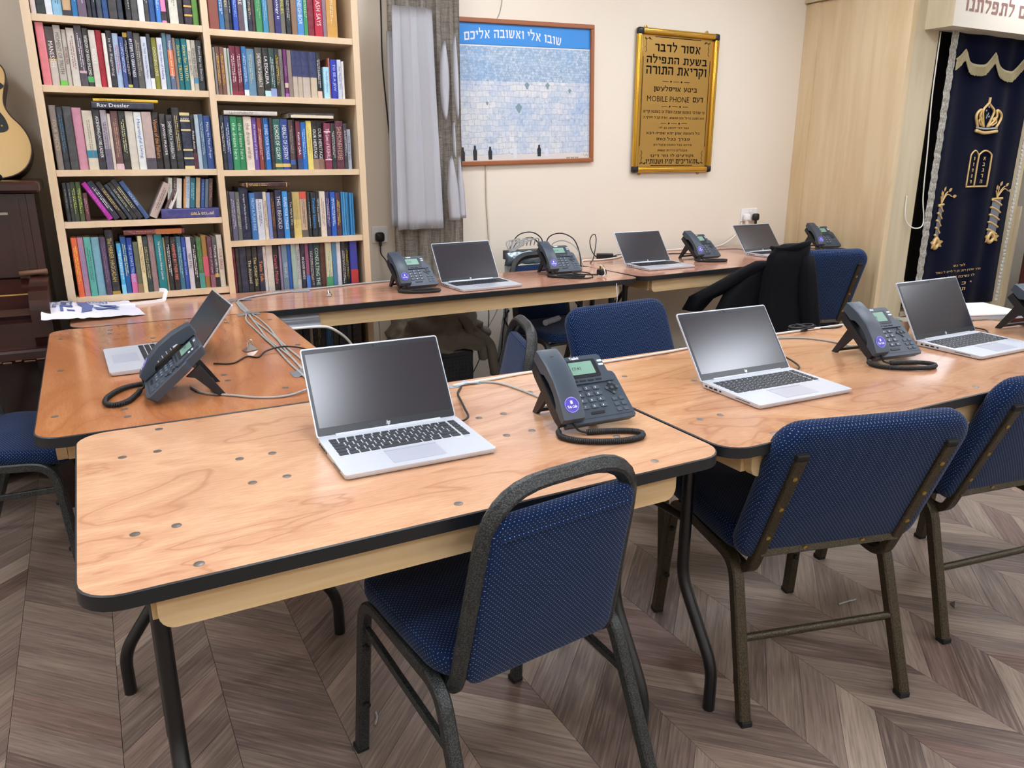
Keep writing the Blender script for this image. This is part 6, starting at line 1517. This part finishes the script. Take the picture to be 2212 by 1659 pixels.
# ------------------------------------------------------------------ jacket over the chair back
JM = Matrix.Translation((3.515, 1.974, 0)) @ Matrix.Rotation(radians(-12.8), 4, 'Z')
jk = thing('jacket', 'black jacket hung over one corner of the padded chair at the wall table', 'jacket', (0, 0, 0))
def jloft(sections, name, n=28, rip=.12, seed=0.):
    b = BM(); rings = []
    for j, (c, rx, ry) in enumerate(sections):
        r_ = []
        for i in range(n):
            a = 2 * pi * i / n; k = 1 + rip * noise.noise((cos(a) * 2.5 + seed, sin(a) * 2.5, j * .35)) + rip * .5 * sin(5 * a + j * .5 + seed)
            r_.append(b.verts.new(JM @ Vector((c[0] + rx * k * cos(a), c[1] + ry * k * sin(a), c[2]))))
        rings.append(r_)
    for A, B in zip(rings, rings[1:]):
        for i in range(n): b.faces.new((A[i], A[(i + 1) % n], B[(i + 1) % n], B[i]))
    b.faces.new(rings[0][::-1]); b.faces.new(rings[-1]); bmesh.ops.subdivide_edges(b, edges=b.edges[:], cuts=1, smooth=.6); return obj(name, b, 'jacket', jk, True)
jloft([((-.2, -.325, .915), .07, .03), ((-.215, -.325, .9), .095, .055), ((-.235, -.32, .85), .11, .07), ((-.235, -.305, .77), .115, .075), ((-.225, -.29, .67), .125, .08), ((-.21, -.28, .57), .14, .09), ((-.19, -.27, .47), .155, .1), ((-.17, -.265, .37), .165, .105), ((-.165, -.265, .3), .16, .1)], 'jacket_body')
jloft([((-.33, -.26, .82), .045, .05), ((-.37, -.2, .77), .06, .065), ((-.42, -.13, .71), .065, .07), ((-.48, -.06, .65), .065, .075), ((-.54, .0, .6), .065, .07), ((-.57, .03, .53), .055, .06)], 'jacket_sleeve', 18, .14, 3.)
jloft([((-.17, -.385, .86), .035, .025), ((-.16, -.39, .76), .045, .04), ((-.14, -.385, .64), .05, .045), ((-.11, -.375, .52), .052, .045), ((-.09, -.37, .4), .046, .04)], 'jacket_sleeve', 18, .12, 5.)
jloft([((-.31, -.235, .8), .06, .05), ((-.34, -.2, .72), .09, .07), ((-.36, -.17, .64), .12, .085), ((-.37, -.15, .55), .14, .095), ((-.37, -.14, .45), .15, .1), ((-.36, -.14, .36), .14, .09)], 'jacket_front', 22, .16, 7.)
b = BM(); cp = crom([(-.3, -.27, .88), (-.28, -.36, .885), (-.22, -.385, .905), (-.15, -.36, .915)], 6); sweep(b, [JM @ p for p in cp], rect(.012, .05)); obj('collar', b, 'jacket', jk, True)
# ------------------------------------------------------------------ bits on the floor
for lb, x, y, l, a, m_ in (('grey cable offcut on the floor left of the nearest chair', .55, .47, .045, 1.2, 'cable_grey'), ('short twig-like offcut on the floor under the padded chair', 2.02, .27, .07, -.1, 'cable_grey')):
    tag(obj('floor_scrap', tube(BM(), crom([(x - l / 2 * cos(a), y - l / 2 * sin(a), .003), (x + .004, y, .004), (x + l / 2 * cos(a), y + l / 2 * sin(a), .003)], 5), .0028, 5), m_, None, True), lb, 'scrap')
b = BM(); v = [b.verts.new(p) for p in ((2.285, .09, .001), (2.31, .095, .001), (2.298, .115, .001), (2.297, .1, .018))]
for f in ((0, 1, 3), (1, 2, 3), (2, 0, 3), (2, 1, 0)): b.faces.new([v[i] for i in f])
tag(obj('floor_scrap', b, 'curtain_plush'), 'small dark triangular scrap on the floor between the padded chairs', 'scrap')
b = BM()
for i in range(5): tube(b, crom([(.02 + .01 * i, 1.66, .003), (.0 + .02 * i, 1.69 + .01 * (i % 2), .02 + .008 * i), (-.03 + .025 * i, 1.70 + .02 * (i % 3), .005)], 5), .002, 4)
tag(obj('torn_wrapping', b, 'cable_white', None, True), 'pale shredded wrapping scraps on the floor under the orange table', 'scrap')
tag(obj('paper_slip', sweep(BM(), [(2.362, 2.015, .735), (2.368, 2.012, .66), (2.36, 2.01, .60), (2.352, 2.012, .55)], rect(.018, .001)), 'plastic_white'), 'white paper strip hanging at the front of the narrow table', 'paper')
